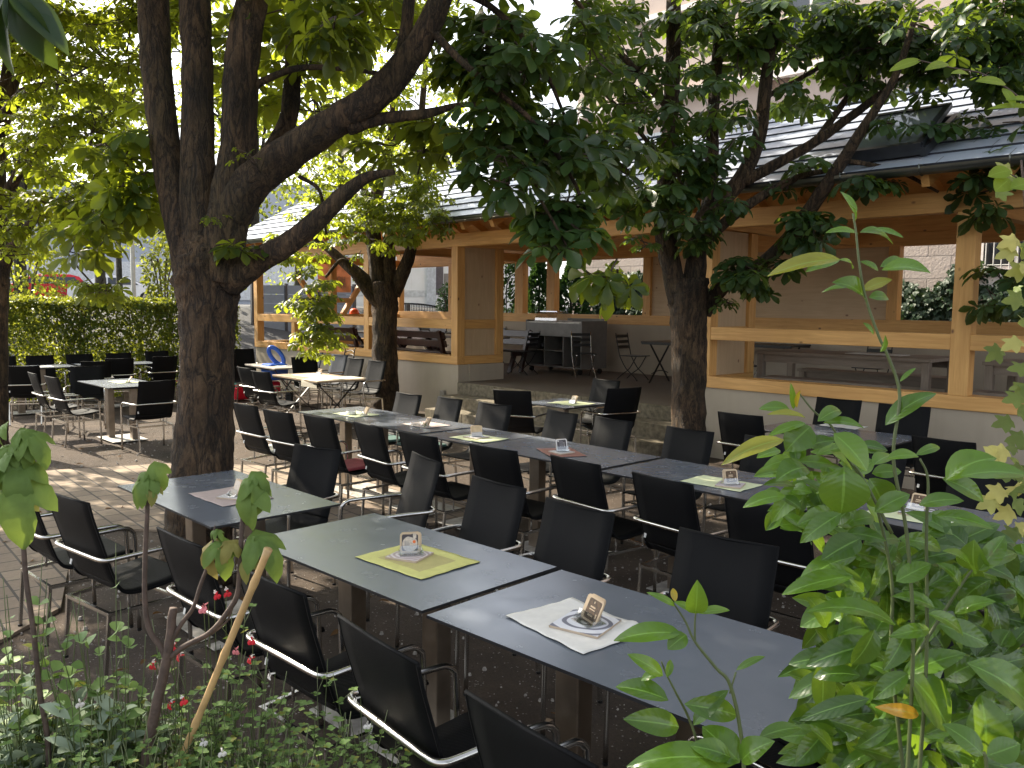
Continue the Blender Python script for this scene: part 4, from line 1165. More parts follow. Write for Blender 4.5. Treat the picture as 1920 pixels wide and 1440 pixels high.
# table runner hanging over the near edge
q = MB(); rx0 = -12.62
prof = [(7.62, .7455), (7.2, .7455), (6.765, .7455), (6.715, .742), (6.708, .70), (6.706, .63)]
vs = []; xs = np.linspace(-.24, .24, 7)
for y, z in prof:
    for x in xs: vs.append((-11.78+x+(y-7.1)*-.9*0, y, z+.0015*sin(x*30+y*9)))
q.add(vs, [(i*7+k, i*7+k+1, (i+1)*7+k+1, (i+1)*7+k) for i in range(len(prof)-1) for k in range(6)])
o = q.build('table_runner', simple('cream_runner', (0.55,0.50,0.40), 0.85, 0, 0.05, 20, .2, 250), None, smooth=False); tag(o, 'cream runner hanging over the edge of the wooden folding table', 'table runner')
s_ = o.modifiers.new('s', 'SOLIDIFY'); s_.thickness = .002
q = MB(); q.box(-12.85, -12.02, 6.98, 7.42, .7433, .7447); tag(q.build('placemat', M['cloth_white']), 'cream placemat lengthwise on the wooden folding table', 'placemat')

# ------------------------------------------------------------------ placemats, tiles, coaster holders
def placemat(label, x, y, rz, w, d, mat, inner=None, z=.7425, lift=None):
    q = MB(); nx, ny = 22, 16; r_ = np.random.default_rng(int(abs(x)*100)+3); ph = r_.random(6)*6.28
    vs = []
    for top in (1, 0):
        for j in range(ny+1):
            for i in range(nx+1):
                u, v = i/nx-.5, j/ny-.5
                e = max(0, abs(u)*2-.8)+max(0, abs(v)*2-.8)
                zz = .004*max(0, sin(u*9+ph[0])*sin(v*7+ph[1]))*(0.3+2*e) 
                if lift: zz += lift[2]*math.exp(-((u-lift[0])**2/.006+(v-lift[1])**2/.02))
                vs.append((u*w+.002*sin(v*23+ph[2]), v*d+.002*sin(u*21+ph[3]), zz + (.0025 if top else 0)))
    n1 = (nx+1)*(ny+1); fs = []; mi = []
    for j in range(ny):
        for i in range(nx):
            a = j*(nx+1)+i; fs.append((a, a+1, a+nx+2, a+nx+1)); mi.append(1 if inner and 4 <= i < nx-4 and 3 <= j < ny-3 else 0)
            b_ = n1+a; fs.append((b_+nx+1, b_+nx+2, b_+1, b_)); mi.append(2)
    for i in range(nx):
        for j, s in ((0, 1), (ny, 0)):
            a = j*(nx+1)+i; f = (a+1, a, n1+a, n1+a+1); fs.append(f if s else f[::-1]); mi.append(2)
    for j in range(ny):
        for i, s in ((0, 0), (nx, 1)):
            a = j*(nx+1)+i; f = (a+nx+1, a, n1+a, n1+a+nx+1); fs.append(f if s else f[::-1]); mi.append(2)
    b0 = len(q.v); q.v += vs; q.f += [list(f) for f in fs]; q.mi += mi
    o = q.build('placemat', [mat, inner or mat, M['cloth_hem']], None, smooth=True)
    o.location = (x, y, z); o.rotation_euler = (0, 0, R(rz)); tag(o, label, 'placemat', 'placemats on the garden tables'); return o
def tile(label, x, y, rz, s, mat, z=.7465, th=.009):
    q = MB(); q.box(-s/2, s/2, -s/2, s/2, 0, th)
    o = q.build('ceramic_tile', [mat, M['tile_edge']], None)
    for p in o.data.polygons: p.material_index = 0 if p.normal.z > .5 else 1
    o.location = (x, y, z); o.rotation_euler = (0, 0, R(rz)); tag(o, label, 'tile', 'ceramic tiles under the coaster holders'); return o
def rrect(w, h, r, n=4):
    out = []
    for cx_, cy_, a0 in ((w/2-r, h/2-r, 0), (-w/2+r, h/2-r, 90), (-w/2+r, -h/2+r, 180), (w/2-r, -h/2+r, 270)):
        for k in range(n+1): out.append((cx_+r*cos(R(a0+90*k/n)), cy_+r*sin(R(a0+90*k/n))))
    return out
def holder(where, x, y, rz, z, style, n=3, lean=14, cs=.094):
    """clear holder plus coasters; local +Y is the way the coasters face"""
    a = R(rz); Rz = Matrix.Rotation(a, 3, 'Z')
    t = thing('coaster_holder', f'clear acrylic coaster holder {where}', 'coaster holder', (x, y, z), a, 'coaster holders')
    q = MB(); q.box(-.055, .055, -.045, .045, 0, .004)
    q.build('base', M['acrylic'], t, bevel=.001, world_coords=False)
    for s_ in (-1, 1):
        q = MB(); q.prism([(-.055, s_*.016, .004), (.055, s_*.016, .004), (.050, s_*.016 - .012, .040), (-.050, s_*.016-.012, .040)], (0, .003, 0)); q.build('side_plate', M['acrylic'], t, world_coords=False)
    q = MB()
    for s_ in (-1, 1): q.prism([(s_*.055, -.030, .004), (s_*.055, .030, .004), (s_*.055, .016, .02), (s_*.055, -.016, .02)], (s_*.003, 0, 0))
    q.build('end_plate', M['acrylic'], t, world_coords=False)
    for k in range(n):
        q = MB(); poly = rrect(cs, cs, .014)
        q.prism([(px_, 0, pz_+cs/2) for px_, pz_ in poly], (0, .0018, 0))
        tilt = R(lean + rng.uniform(-2, 2)); tw = R(rng.uniform(-3, 3)) if k else 0
        o = q.build('coaster', M['card_white'] if style in ('dark_white',) and k == n-1 else M['card'])
        loc = Vector((x, y, z+.0045)) + Rz @ Vector((0.003*k*(-1)**k, -.010+.0055*k, .0))
        o.location = loc; o.rotation_euler = (tilt, tw, a)
        o.rotation_mode = 'XYZ'
        tag(o, f'square cardboard coaster in the clear holder {where}', 'coaster', f'coasters in the holder {where}')
        if k == n-1 and style:
            def pr_panel(nm, pts, mat, dy):
                g = MB(); g.prism([(px_, .0018+dy, pz_) for px_, pz_ in pts], (0, .00025, 0)); return g.build(nm, mat, o, world_coords=False)
            pn = pr_panel('print_panel', [(p0*.82, p1*.82+cs/2) for p0, p1 in rrect(cs, cs, .01)], {'bottle': M['print_dark'], 'gold': M['print_brown'], 'dark_white': M['print_dark'], 'plain': M['card'], 'brown': M['print_brown'], 'cream': M['print_cream']}[style], .0001)
            if style == 'bottle':
                pr_panel('print_disc', [(.036*cos(t_), .036*sin(t_)+cs/2-.006) for t_ in np.linspace(0, 6.283, 28)[:-1]], M['print_cream'], .0005)
                pr_panel('print_dot', [(-.020+.0075*cos(t_), .0075*sin(t_)+cs/2+.004) for t_ in np.linspace(0, 6.283, 16)[:-1]], M['print_orange'], .0009)
                pr_panel('print_bottle', [(.034, .082), (.034, .077), (.005, .075), (-.012, .070), (-.014, .070), (-.014, .088), (-.012, .088), (.005, .083)], M['print_dark'], .0009)
                pr_panel('print_label', [(-.014, .069), (-.030, .067), (-.030, .089), (-.014, .089)], M['print_cream'], .0011)
                for k_ in range(5): pr_panel('print_line', [(.024-.005*k_, .024+.002*k_), (.022-.005*k_, .024+.002*k_), (.022-.005*k_, .058-.003*k_), (.024-.005*k_, .058-.003*k_)], M['print_grey'], .0009)
            elif style in ('gold', 'brown'):
                for u_, v_, w_, h_ in ((0.004, .056, .03, .006), (.004, .046, .034, .004), (.004, .074, .006, .008), (-.028, .03, .008, .016), (.004, .024, .03, .006)):
                    pr_panel('print_line', [(u_-w_/2, v_-h_/2), (u_+w_/2, v_-h_/2), (u_+w_/2, v_+h_/2), (u_-w_/2, v_+h_/2)], M['card'], .0006)
            elif style == 'dark_white':
                for k_ in range(6): pr_panel('print_line', [(-.012+.0, .03+.008*k_), (.018, .03+.008*k_), (.018, .034+.008*k_), (-.012, .034+.008*k_)], M['print_grey'], .0006)
                pr_panel('print_dot', [(.028+.006*cos(t_), .006*sin(t_)+.078) for t_ in np.linspace(0, 6.283, 14)[:-1]], M['card_white'], .0006)
                pr_panel('print_line', [(-.022, .026), (-.019, .026), (-.019, .066), (-.022, .066)], M['card_white'], .0006)
    return t
TZ = .757
c = at_z(782, 1052, .745); placemat('lime green placemat with olive centre on the near table', c.x, c.y, 4, .47, .36, M['cloth_lime'], M['cloth_lime_in'], .7515)
c = at_z(768, 1043, .755); tile('mauve scroll-patterned tile on the lime placemat', c.x, c.y, 22, .165, M['tile_mauve'], .755); TZB = .765
cam_face = math.degrees(math.atan2(-c.y, -c.x)) - 90     # heading whose +Y looks to the camera
holder('on the lime placemat', c.x-.005, c.y+.012, cam_face+6, TZB, 'bottle')
c = at_z(1082, 1173, .742); placemat('white placemat on the nearest table', c.x, c.y, -6, .44, .34, M['cloth_white'], None, .747, (.32, .42, .02))
c = at_z(1094, 1170, .75); tile('white tile with grey curl pattern on the white placemat', c.x+.01, c.y, 14, .20, M['tile_grey'], .751)
holder('on the white placemat', c.x+.015, c.y+.01, cam_face-68, .760, 'gold', 4, 24)
c = at_z(432, 932, .742); placemat('pinkish placemat on the solitary table before the trunk', c.x, c.y, 2, .46, .33, M['cloth_pink'], None, .747)
c = at_z(441, 934, .742); tile('white tile on the pinkish placemat', c.x, c.y, 30, .16, M['tile_white'], .751); holder('on the pinkish placemat', c.x, c.y, cam_face-60, .760, 'cream', 3, 20)
c = at_z(668, 778, .742); placemat('pale lime placemat under the white ashtray', c.x, c.y, 2, .44, .33, M['cloth_pale'], None, .749)
q = MB(); q.lathe([(0, .004), (.05, .004), (.054, 0), (.056, .02), (.052, .034), (.044, .034), (.042, .012), (0, .012)], (0, 0, 0), 24)
ha = q.build('ashtray', M['porcelain'], None, smooth=True); p = at_z(658, 777, .752); ha.location = (p.x, p.y, .752); tag(ha, 'round white porcelain ashtray on the far end table', 'ashtray')
p = at_z(683, 779, .752); holder('beside the white ashtray', p.x, p.y, cam_face-70, .752, 'plain', 3, 24)
c = at_z(800, 799, .742); placemat('pale pinkish placemat under the glass ashtray', c.x, c.y, 0, .40, .31, M['cloth_pink'], None, .755)
q = MB(); q.lathe([(0, .006), (.05, .006), (.055, 0), (.058, .03), (.052, .03), (.047, .012), (0, .012)], (0, 0, 0), 20)
ga = q.build('ashtray', M['acrylic'], None, smooth=True); p = at_z(780, 797, .758); ga.location = (p.x, p.y, .758); tag(ga, 'clear glass ashtray on the short table', 'ashtray')
p = at_z(796, 799, .758); holder('beside the glass ashtray', p.x+.03, p.y-.01, cam_face-72, .758, 'brown', 3, 28)
c = at_z(898, 823, .742); placemat('pale lime placemat third along the long row', c.x, c.y, 3, .44, .33, M['cloth_pale'], None, .747)
c = at_z(893, 822, .742); tile('white tile on the third placemat of the long row', c.x, c.y, 4, .17, M['tile_white'], .751); holder('on the third placemat of the long row', c.x, c.y, cam_face+20, .760, 'plain', 4, 8)
c = at_z(1052, 850, .742); placemat('rust red placemat on the long row', c.x, c.y, -28, .42, .30, M['cloth_rust'], None, .749)
c = at_z(1053, 851, .742); tile('white tile on the rust placemat', c.x, c.y, -8, .155, M['tile_white'], .753); holder('on the rust placemat', c.x-.01, c.y+.015, cam_face+8, .762, 'dark_white', 2, 12)
c = at_z(1352, 907, .742); placemat('pale green placemat with gold coaster stack, long row', c.x, c.y, 2, .46, .31, M['cloth_pale'], None, .745)
c = at_z(1369, 912, .742); tile('pink lattice tile on the pale green placemat', c.x, c.y, 20, .17, M['tile_pink'], .749); holder('on the pale green placemat', c.x, c.y, cam_face+6, .758, 'gold', 4, 14)
c = at_z(1717, 969, .742); placemat('pale green placemat behind the shrub on the last table of the long row', c.x, c.y, 3, .47, .34, M['cloth_pale'], None, .749)
c = at_z(1722, 965, .742); tile('black and white checked tile behind the shrub', c.x, c.y, 15, .20, M['tile_check'], .753); holder('on the checked tile', c.x-.02, c.y+.02, cam_face-60, .762, 'gold', 2, 20)
c = at_z(1072, 757, .742); placemat('pale placemat on the small table by the steps', c.x, c.y, 2, .46, .40, M['cloth_pale'], None, .747); holder('on the small table by the steps', c.x+.02, c.y, cam_face-62, .750, 'cream', 3, 22)
p = at_z(1580, 800, .742); placemat('white placemat on the table along the right base wall', p.x, p.y, 0, .40, .3, M['cloth_white'], None, .747)
p = at_z(240, 718, .742); placemat('pale placemat on the sunlit table near the hedge', p.x-.15, p.y, 0, .44, .33, M['cloth_pale'], None, .747); holder('on the sunlit table near the hedge', p.x, p.y, cam_face-66, .750, 'cream', 3, 30)
p = at_z(217, 682, .742); holder('on the table along the hedge', p.x, p.y, cam_face-60, .747, 'cream', 2, 28)
p = at_z(75, 688, .742); placemat('white placemat on the left table along the hedge', p.x, p.y, 90, .42, .3, M['cloth_white'], None, .747)
p = at_z(598, 702, .746); holder('on the wooden folding table', p.x, p.y, cam_face-40, .747, 'bottle', 2, 16)
p = at_z(532, 686, .746); placemat('white placemat on the bare wooden folding table', p.x, p.y, -4, .40, .3, M['cloth_white'], None, .7445)

# ------------------------------------------------------------------ toys and the arched chair by the wall
bt = thing('ride_on_toy', 'blue plastic ride-on toy with looped backrest behind the wooden table', 'toy', at_z(520, 725, 0))
bx, by = bt.location.x, bt.location.y
q = MB(); ctr = at_d(518, 667, 16.4); rgt = Vector((MC[0][0], MC[0][1], 0)).normalized(); e1 = rgt*.62-Vector((0, 0, .78)); e2 = rgt*.78+Vector((0, 0, .62)); bx, by = ctr.x, ctr.y
loop = [ctr + e1*.20*cos(a) + e2*.095*sin(a) for a in np.linspace(0, 2*pi, 25)[:-1]]
q.tube(loop, .042, 8, closed=True); q.build('backrest', M['blue_plastic'], bt, smooth=True)
q = MB(); q.obox((bx+.02, by-.05, .62), (.40, .40, .32)); q.build('seat', M['blue_plastic'], bt, bevel=.05)
q = MB(); q.obox((bx-.25, by-.1, .30), (.5, .4, .25)); q.build('body', M['red_plastic'], bt, bevel=.05)
for sx_ in (-.35, .3):
    for sy_ in (-.32, .12):
        q = MB(); q.tube([(bx+sx_, by+sy_-.04, .12), (bx+sx_, by+sy_+.04, .12)], .12, 14); q.build('wheel', M['rubber'], bt)
cr = thing('toy_crate', 'teal and red plastic crate under the chairs beside the thick trunk', 'crate', at_z(447, 752, -.05))
q = MB(); x, y = cr.location.x, cr.location.y
q.box(x-.2, x+.2, y-.15, y+.15, .26, .50); q.build('upper_box', M['teal_plastic'], cr, bevel=.02)
q = MB(); q.box(x-.22, x+.22, y-.17, y+.17, 0.0, .258); q.build('lower_box', M['red_plastic'], cr, bevel=.03)

def metal_arch_chair(label, x, y, rz):
    t = thing('arched_metal_chair', label, 'chair', (x, y, gz(y)), R(rz))
    q = MB()
    for sx_ in (-1, 1): q.tube([(sx_*.2, -.18, 0), (sx_*.2, -.2, .45), (sx_*.19, -.30, 1.04), (sx_*.185, -.31, 1.08)], .012, 7); q.tube([(sx_*.2, .2, 0), (sx_*.2, .2, .45)], .012, 7)
    q.build('leg', M['black_metal'], t, smooth=True, world_coords=False)
    q = MB()
    for z0, h_ in ((.98, .05), (.90, .05)): q.tube([(xx, -.30+.04*(xx/.19)**2-.03, z0+h_*(1-(xx/.19)**2)) for xx in np.linspace(-.19, .19, 9)], .010, 6)
    q.build('back_bar', M['black_metal'], t, smooth=True, world_coords=False)
    q = MB(); q.obox((0, -.24, .70), (.36, .02, .34), Matrix.Rotation(R(-9), 3, 'X')); q.build('back_panel', M['fabric_grey'], t, bevel=.006, world_coords=False)
    q = MB(); q.obox((0, 0, .45), (.42, .42, .025)); q.build('seat', M['fabric_grey'], t, bevel=.008, world_coords=False)
    return t
metal_arch_chair('black metal chair with arched bars leaning by the pavilion wall', -14.35, 8.78, 176)

# ------------------------------------------------------------------ pavilion furniture
def fold_chair(label, x, y, rz, z=FLZ, legm=None, group='folding chairs inside the pavilion'):
    legm = legm or M['black_metal']
    t = thing('folding_chair', label, 'chair', (x, y, z), R(rz), group)
    for sx_ in (-1, 1):
        q = MB()
        q.tube(spline([(sx_*.19, .22, 0), (sx_*.19, .12, .10), (sx_*.19, -.03, .22), (sx_*.19, -.16, .42), (sx_*.19, -.20, .55), (sx_*.19, -.27, .86)], 4), .0095, 6)
        q.tube(spline([(sx_*.17, -.24, 0), (sx_*.17, -.13, .10), (sx_*.17, .03, .22), (sx_*.17, .17, .44)], 4), .0095, 6)
        q.build('leg', legm, t, smooth=True, world_coords=False)
    q = MB()
    for k in range(6): q.box(-.20, .20, -.17+.07*k, -.115+.07*k, .440, .455)
    q.build('seat', M['slat'], t, world_coords=False)
    q = MB()
    for k in range(3):
        zz = .60+.10*k; q.obox((0, -.205-.22*(zz-.55), zz), (.40, .012, .055), Matrix.Rotation(R(12), 3, 'X'))
    q.build('backrest', M['slat'], t, world_coords=False)
    return t
p = at_z(1000, 668, FLZ)
folding_table('black folding table inside the pavilion left of the serving cart', -14.6, 12.55, 2, 1.3, .75, simple('pale_table_board', (0.42,0.40,0.38), 0.35, 0, .08), FLZ)
p = at_z(1335, 700, FLZ)
folding_table('dark folding table inside, half hidden by the right trunk', -8.6, 12.2, 2, 1.3, .75, M['slat'], FLZ)
folding_table('dark folding table at the back of the right pavilion bay', -7.4, 12.9, 2, 1.2, .7, M['slat'], FLZ)
fold_chair('black slatted folding chair at the left end of the inner table', -15.4, 12.0, -60)
fold_chair('black slatted folding chair nearest us beside the inner table', -15.0, 11.75, -10)
fold_chair('black slatted folding chair behind the inner table', -14.6, 13.1, 180)
fold_chair('second black slatted folding chair behind the inner table', -15.3, 13.05, 170)
p = at_z(1170, 690, .6)
fold_chair('folding chair with bright steel legs in front of the serving cart', -10.75, 12.0, -125, FLZ, M['steel'])
fold_chair('black folding chair left of the right trunk, inside', -9.75, 12.25, -84)
fold_chair('steel-framed folding chair just inside the right entry panel', -7.05, 11.6, -30, FLZ, M['steel'])
fold_chair('black folding chair behind the long teak table', -5.6, 12.85, 178)
# serving cart
c0 = at_z(1102, 698, FLZ)
ct = thing('serving_cart', 'grey wheeled serving cart with open shelves and clear domed cover', 'cart', (-11.75, 12.55, FLZ), R(-2))
def cb(name, x0, x1, y0, y1, z0, z1, mat=None, parent=None, bev=.004):
    q = MB(); q.box(x0, x1, y0, y1, z0, z1); return q.build(name, mat or M['cart_grey'], parent or ct, bevel=bev, world_coords=False)
Lc = 1.62
cb('end_panel', -Lc/2, -Lc/2+.03, -.36, .36, .12, 1.06); cb('end_panel', Lc/2-.03, Lc/2, -.36, .36, .12, 1.06)
cb('bottom_panel', -Lc/2+.031, Lc/2-.031, -.36, .36, .12, .15); cb('drawer_front', -Lc/2+.031, Lc/2-.031, -.355, -.33, .74, 1.0)
cb('back_panel', -Lc/2+.031, Lc/2-.031, .33, .355, .151, 1.0); cb('worktop', -Lc/2+.031, Lc/2-.031, -.36, .36, 1.001, 1.03, M['steel_plate'])
for xx in (-.26, .28): cb('divider', xx-.012, xx+.012, -.34, .329, .151, .739)
cb('shelf', -Lc/2+.032, -.273, -.34, .329, .44, .46); cb('shelf', -.247, .267, -.34, .329, .44, .46)
cb('raised_back', -.25, Lc/2-.04, .30, .32, 1.031, 1.10)
for sx_ in (-1, 1):
    for sy_ in (-1, 1):
        q = MB(); q.tube([(sx_*.70-.018, sy_*.28, .055), (sx_*.70+.018, sy_*.28, .055)], .055, 14); w = q.build('caster', M['black_metal'], ct, world_coords=False)
        q = MB(); q.box(sx_*.70-.03, sx_*.70+.03, sy_*.28-.02, sy_*.28+.02, .10, .121); q.build('bracket', M['steel'], w, world_coords=False)
q = MB(); vs = []; n = 12
for xx in (-.68, -.05):
    for k in range(n+1): vs.append((xx, -.22*cos(pi*k/n), 1.05+.20*sin(pi*k/n)))
q.add(vs, [(k, k+1, n+2+k, n+1+k) for k in range(n)] + [tuple(range(n+1)), tuple(range(2*n+1, n, -1))])
dm = q.build('dome_cover', M['acrylic'], ct, smooth=False, world_coords=False)
cb('tray', -.69, -.04, -.24, .24, 1.031, 1.049, M['steel_plate'])
q = MB(); q.lathe([(0, .12), (.09, .12), (.13, .10), (.15, .03), (.12, 0), (0, 0)], (-.52, 0, .465), 14)
bk_ = q.build('bag', M['slat'], None, smooth=True); bk_.location = ct.location; tag(bk_, 'dark rounded bag on the upper left shelf of the serving cart', 'bag')
# brown benches and tables in the left bay
def brown_bench(label, x, y, rz, Lb=2.0):
    t = thing('slatted_bench', label, 'bench', (x, y, FLZ), R(rz), 'brown slatted benches in the left bay')
    for k, (yy, zz) in enumerate(((-.19, .62), (-.235, .78))):
        q = MB(); q.obox((0, yy, zz), (Lb, .028, .125), Matrix.Rotation(R(14), 3, 'X')); q.build('back_slat', M['brown_wood'], t, bevel=.004, world_coords=False)
    for yy in (-.10, .03, .16):
        q = MB(); q.box(-Lb/2, Lb/2, yy-.055, yy+.055, .43, .46); q.build('seat_slat', M['brown_wood'], t, bevel=.004, world_coords=False)
    for sx_ in (-1, 1):
        q = MB(); xx = sx_*(Lb/2-.12)
        q.bar((xx, -.05, .02), (xx, -.28, .86), .06, .09, (1, 0, 0)); q.bar((xx+.062, .20, .02), (xx+.062, .05, .43), .06, .09, (1, 0, 0)); q.box(xx-.03, xx+.03, -.16, .2, .35, .43)
        q.build('leg', M['brown_wood'], t, world_coords=False)
def brown_table(label, x, y, rz, Lb=2.1):
    t = thing('plank_table', label, 'table', (x, y, FLZ), R(rz), 'brown plank tables in the left bay')
    for k in range(5):
        q = MB(); q.box(-Lb/2, Lb/2, -.38+.155*k, -.38+.155*k+.148, .70, .735); q.build('top_board', wood_top, t, bevel=.004, world_coords=False)
    for sx_ in (-1, 1):
        q = MB(); xx = sx_*(Lb/2-.3)
        q.bar((xx, -.32, .02), (xx, .22, .70), .05, .09, (1, 0, 0)); q.bar((xx-.052, .32, .02), (xx-.052, -.22, .70), .05, .09, (1, 0, 0)); q.build('leg', M['brown_wood'], t, world_coords=False)
wood_top = wood('brown_plank', 0, (0.11,0.085,0.085), (0.17,0.135,0.13), (0.05,0.03,0.03), 0.3, False)
brown_bench('brown slatted bench with its back to us, left of the slim post', -16.1, 9.98, 0)
brown_table('brown plank table in the left bay, left of the middle trunk', -15.6, 10.75, 0)
brown_bench('brown slatted bench facing us, far side of the left plank table', -15.6, 11.5, 180)
brown_bench('brown slatted bench with its back to us, behind the middle trunk', -13.2, 10.0, 0)
brown_table('brown plank table between the middle trunk and the entry pier', -13.0, 10.8, 0)
brown_bench('brown slatted bench facing us at the plank table by the entry pier', -13.0, 11.6, 180)
fold_chair('black folding chair at the end of the plank table by the entry pier', -11.9, 11.5, 100)
# teak table and benches in the right bay
def teak_table(label, x, y, rz, Lx, Ly, H_, name='teak_table', cat='table', grp=None):
    t = thing(name, label, cat, (x, y, FLZ), R(rz), grp)
    nb_ = max(2, int(Ly/.13))
    q = MB()
    for k in range(nb_): q.box(-Lx/2, Lx/2, -Ly/2+Ly*k/nb_+.003, -Ly/2+Ly*(k+1)/nb_-.003, H_-.04, H_)
    q.build('top' if cat == 'table' else 'seat', M['teak_x'], t, world_coords=False)
    q = MB()
    for s_ in (-1, 1): q.box(-Lx/2+.06, Lx/2-.06, s_*(Ly/2-.06)-.015, s_*(Ly/2-.06)+.015, H_-.15, H_-.041)
    q.build('apron', M['teak_x'], t, world_coords=False)
    for sx_ in (-1, 1):
        for sy_ in (-1, 1):
            q = MB(); xx, yy = sx_*(Lx/2-.07), sy_*(Ly/2-.06); q.box(xx-.045, xx+.045, yy-.045, yy+.045, 0, H_-.041); q.build('leg', M['teak_z'], t, bevel=.005, world_coords=False)
pt = at_z(1620, 668, FLZ+.75)
teak_table('long weathered teak table in the right bay', -5.05, 11.0, 0, 2.35, .95, .75)
teak_table('weathered teak bench behind the long teak table', -5.1, 11.85, 0, 2.2, .36, .45, 'teak_bench', 'bench', 'teak benches in the right bay')
teak_table('weathered teak bench before the long teak table', -5.0, 10.2, 0, 1.7, .36, .44, 'teak_bench', 'bench', 'teak benches in the right bay')
teak_table('second weathered teak table, right of the big timber post', -2.3, 11.1, 0, 2.1, .95, .75)
teak_table('weathered teak stool right of the big timber post', -3.05, 10.25, 0, .5, .36, .44, 'teak_stool', 'stool')
p = at_z(1660, 670, FLZ+.75); q = MB(); q.box(-.36, .36, -.16, .16, 0, .006)
o = q.build('placemat', M['cloth_white'], None); o.location = (-4.75, 11.05, FLZ+.752); tag(o, 'crumpled white runner on the long teak table', 'table runner')
op = at_x(665, 574, XL+.1); od = thing('safety_helmet', 'orange helmet lying on the left end rail of the pavilion', 'helmet', (XL+.085, op.y, 1.692))
q = MB(); q.lathe([(0, .15), (.06, .14), (.11, .10), (.13, .03), (.13, 0), (0, 0)], (XL+.085, op.y, 1.692), 16); q.build('shell', M['orange_plastic'], od, smooth=True)
q = MB(); q.obox((XL+.085, op.y+.15, 1.70), (.15, .10, .012)); q.build('brim', M['slat'], od, bevel=.004)
# ------------------------------------------------------------------ chestnut trees of the garden
def make_tree(name, label, group, base, limbs, sprays, shade_canopy, mat='leaf_chestnut', barkm='bark', size=.17, tpl=None, twig_mat='stem_brown', trunk_seg=18):
    p0, _ = pxl(limbs[0][:1]); loc = at_z(*base) if len(base) == 2 else Vector(base)
    t = thing(name, label, 'tree', (loc.x, loc.y, 0), 0, group)
    for k, lb in enumerate(limbs):
        pts, rad = pxl(lb)
        if k == 0: pts = [pts[0]-Vector((0, 0, .16))]+pts; rad = [rad[0]*1.12]+rad
        q = MB()
        limb(q, pts, rad, 30 if k == 0 else (20 if rad[0] > .05 else 10), 12 if k == 0 else 10, .06 if k == 0 else .055, k)
        q.build('trunk' if k == 0 else 'limb', M[barkm], t, smooth=True)
    L = Leaves(); LD = Leaves(); tw = []
    for sp in sprays:
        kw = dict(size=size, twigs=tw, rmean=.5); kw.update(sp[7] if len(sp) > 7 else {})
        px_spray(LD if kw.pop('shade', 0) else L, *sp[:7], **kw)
    for c, rad, nt, kw in shade_canopy:  # unseen leaf clumps above the view, placed to shade tables and ground
        k2 = dict(size=.21, k=5, rmean=.45); k2.update(kw)
        e = rdir(nt) * (rng.random((nt, 1))**.5) * np.array(rad) + np.array(c)
        for q_ in e: spray(L, q_, (.05,)*3, 1, origin=q_, **k2)
    L.build('crown', tpl or TP5, M[mat], t)
    if LD.p: LD.build('crown', tpl or TP5, M['leaf_dark'], t)  # boughs out of the sun, their shade given by the darker leaf colour
    if tw: build_twigs(tw, 'twigs', M[twig_mat], t)
    return t
GTR = 'chestnut trees shading the beer garden'
D6 = 6.35
t1_limbs = [
 [(371,1062,D6,165),(371,1040,D6,136),(373,1000,D6,120),(379,900,D6,111),(384,780,D6,106),(388,650,D6,102),(390,560,D6,106),(388,510,D6,118),(387,475,D6,108),(385,440,D6,66),(383,415,D6,20)],
 [(362,520,D6,64),(338,410,D6+.05,62),(315,312,D6+.1,58),(300,190,D6+.1,56),(291,70,D6+.15,55),(285,-80,D6+.2,50),(280,-300,D6+.3,38)],
 [(380,520,D6-.03,74),(374,390,D6,68),(371,260,D6,62),(370,120,D6,61),(364,0,D6,58),(355,-150,D6,50),(350,-380,D6,38)],
 [(410,530,D6-.05,84),(428,410,D6-.06,82),(445,300,D6-.06,72),(450,180,D6-.1,62),(458,80,D6-.12,60),(478,-20,D6-.15,55),(500,-180,D6-.2,48),(520,-380,D6-.2,36)],
 [(455,360,D6+.35,40),(505,290,D6+.5,36),(538,230,D6+.55,35),(549,140,D6+.6,34),(556,0,D6+.6,33),(562,-180,D6+.6,28)],
 [(432,400,D6-.08,80),(470,345,D6-.15,74),(535,290,D6-.25,68),(618,236,D6-.35,60),(695,188,D6-.45,56),(757,122,D6-.5,52),(803,50,D6-.55,46),(838,-30,D6-.6,42),(885,-160,D6-.7,34)],
 [(652,240,D6-.4,26),(720,222,D6-.4,22),(800,213,D6-.45,18),(870,196,D6-.5,10),(960,200,D6-.5,7)],
 [(735,158,D6-.45,26),(757,80,D6-.4,24),(768,0,D6-.4,22),(778,-110,D6-.4,18)],
 [(430,530,D6-.05,58),(480,492,D6-.15,48),(540,457,D6-.25,41),(600,407,D6-.35,37),(650,360,D6-.4,30),(690,332,D6-.42,20),(740,322,D6-.45,10)],
 [(468,170,D6-.1,16),(500,149,D6-.1,14),(560,128,D6-.1,12),(640,128,D6-.1,10),(738,142,D6-.2,7)],
 [(560,330,D6-.25,9),(600,360,D6-.2,7),(612,440,D6-.1,5)],
 [(803,50,D6-.5,18),(860,110,D6-.7,14),(930,170,D6-.7,11),(1000,230,D6-.6,9),(1070,330,D6-.4,7),(1100,400,D6-.3,5)],
 [(838,-30,D6-.6,18),(930,20,D6-.6,12),(1010,110,D6-.5,9),(1060,220,D6-.4,6)],
 [(1000,300,D6-.5,7),(1008,360,D6-.5,6),(1040,420,D6-.5,5),(1075,480,D6-.5,4),(1120,530,D6-.5,3)],
]
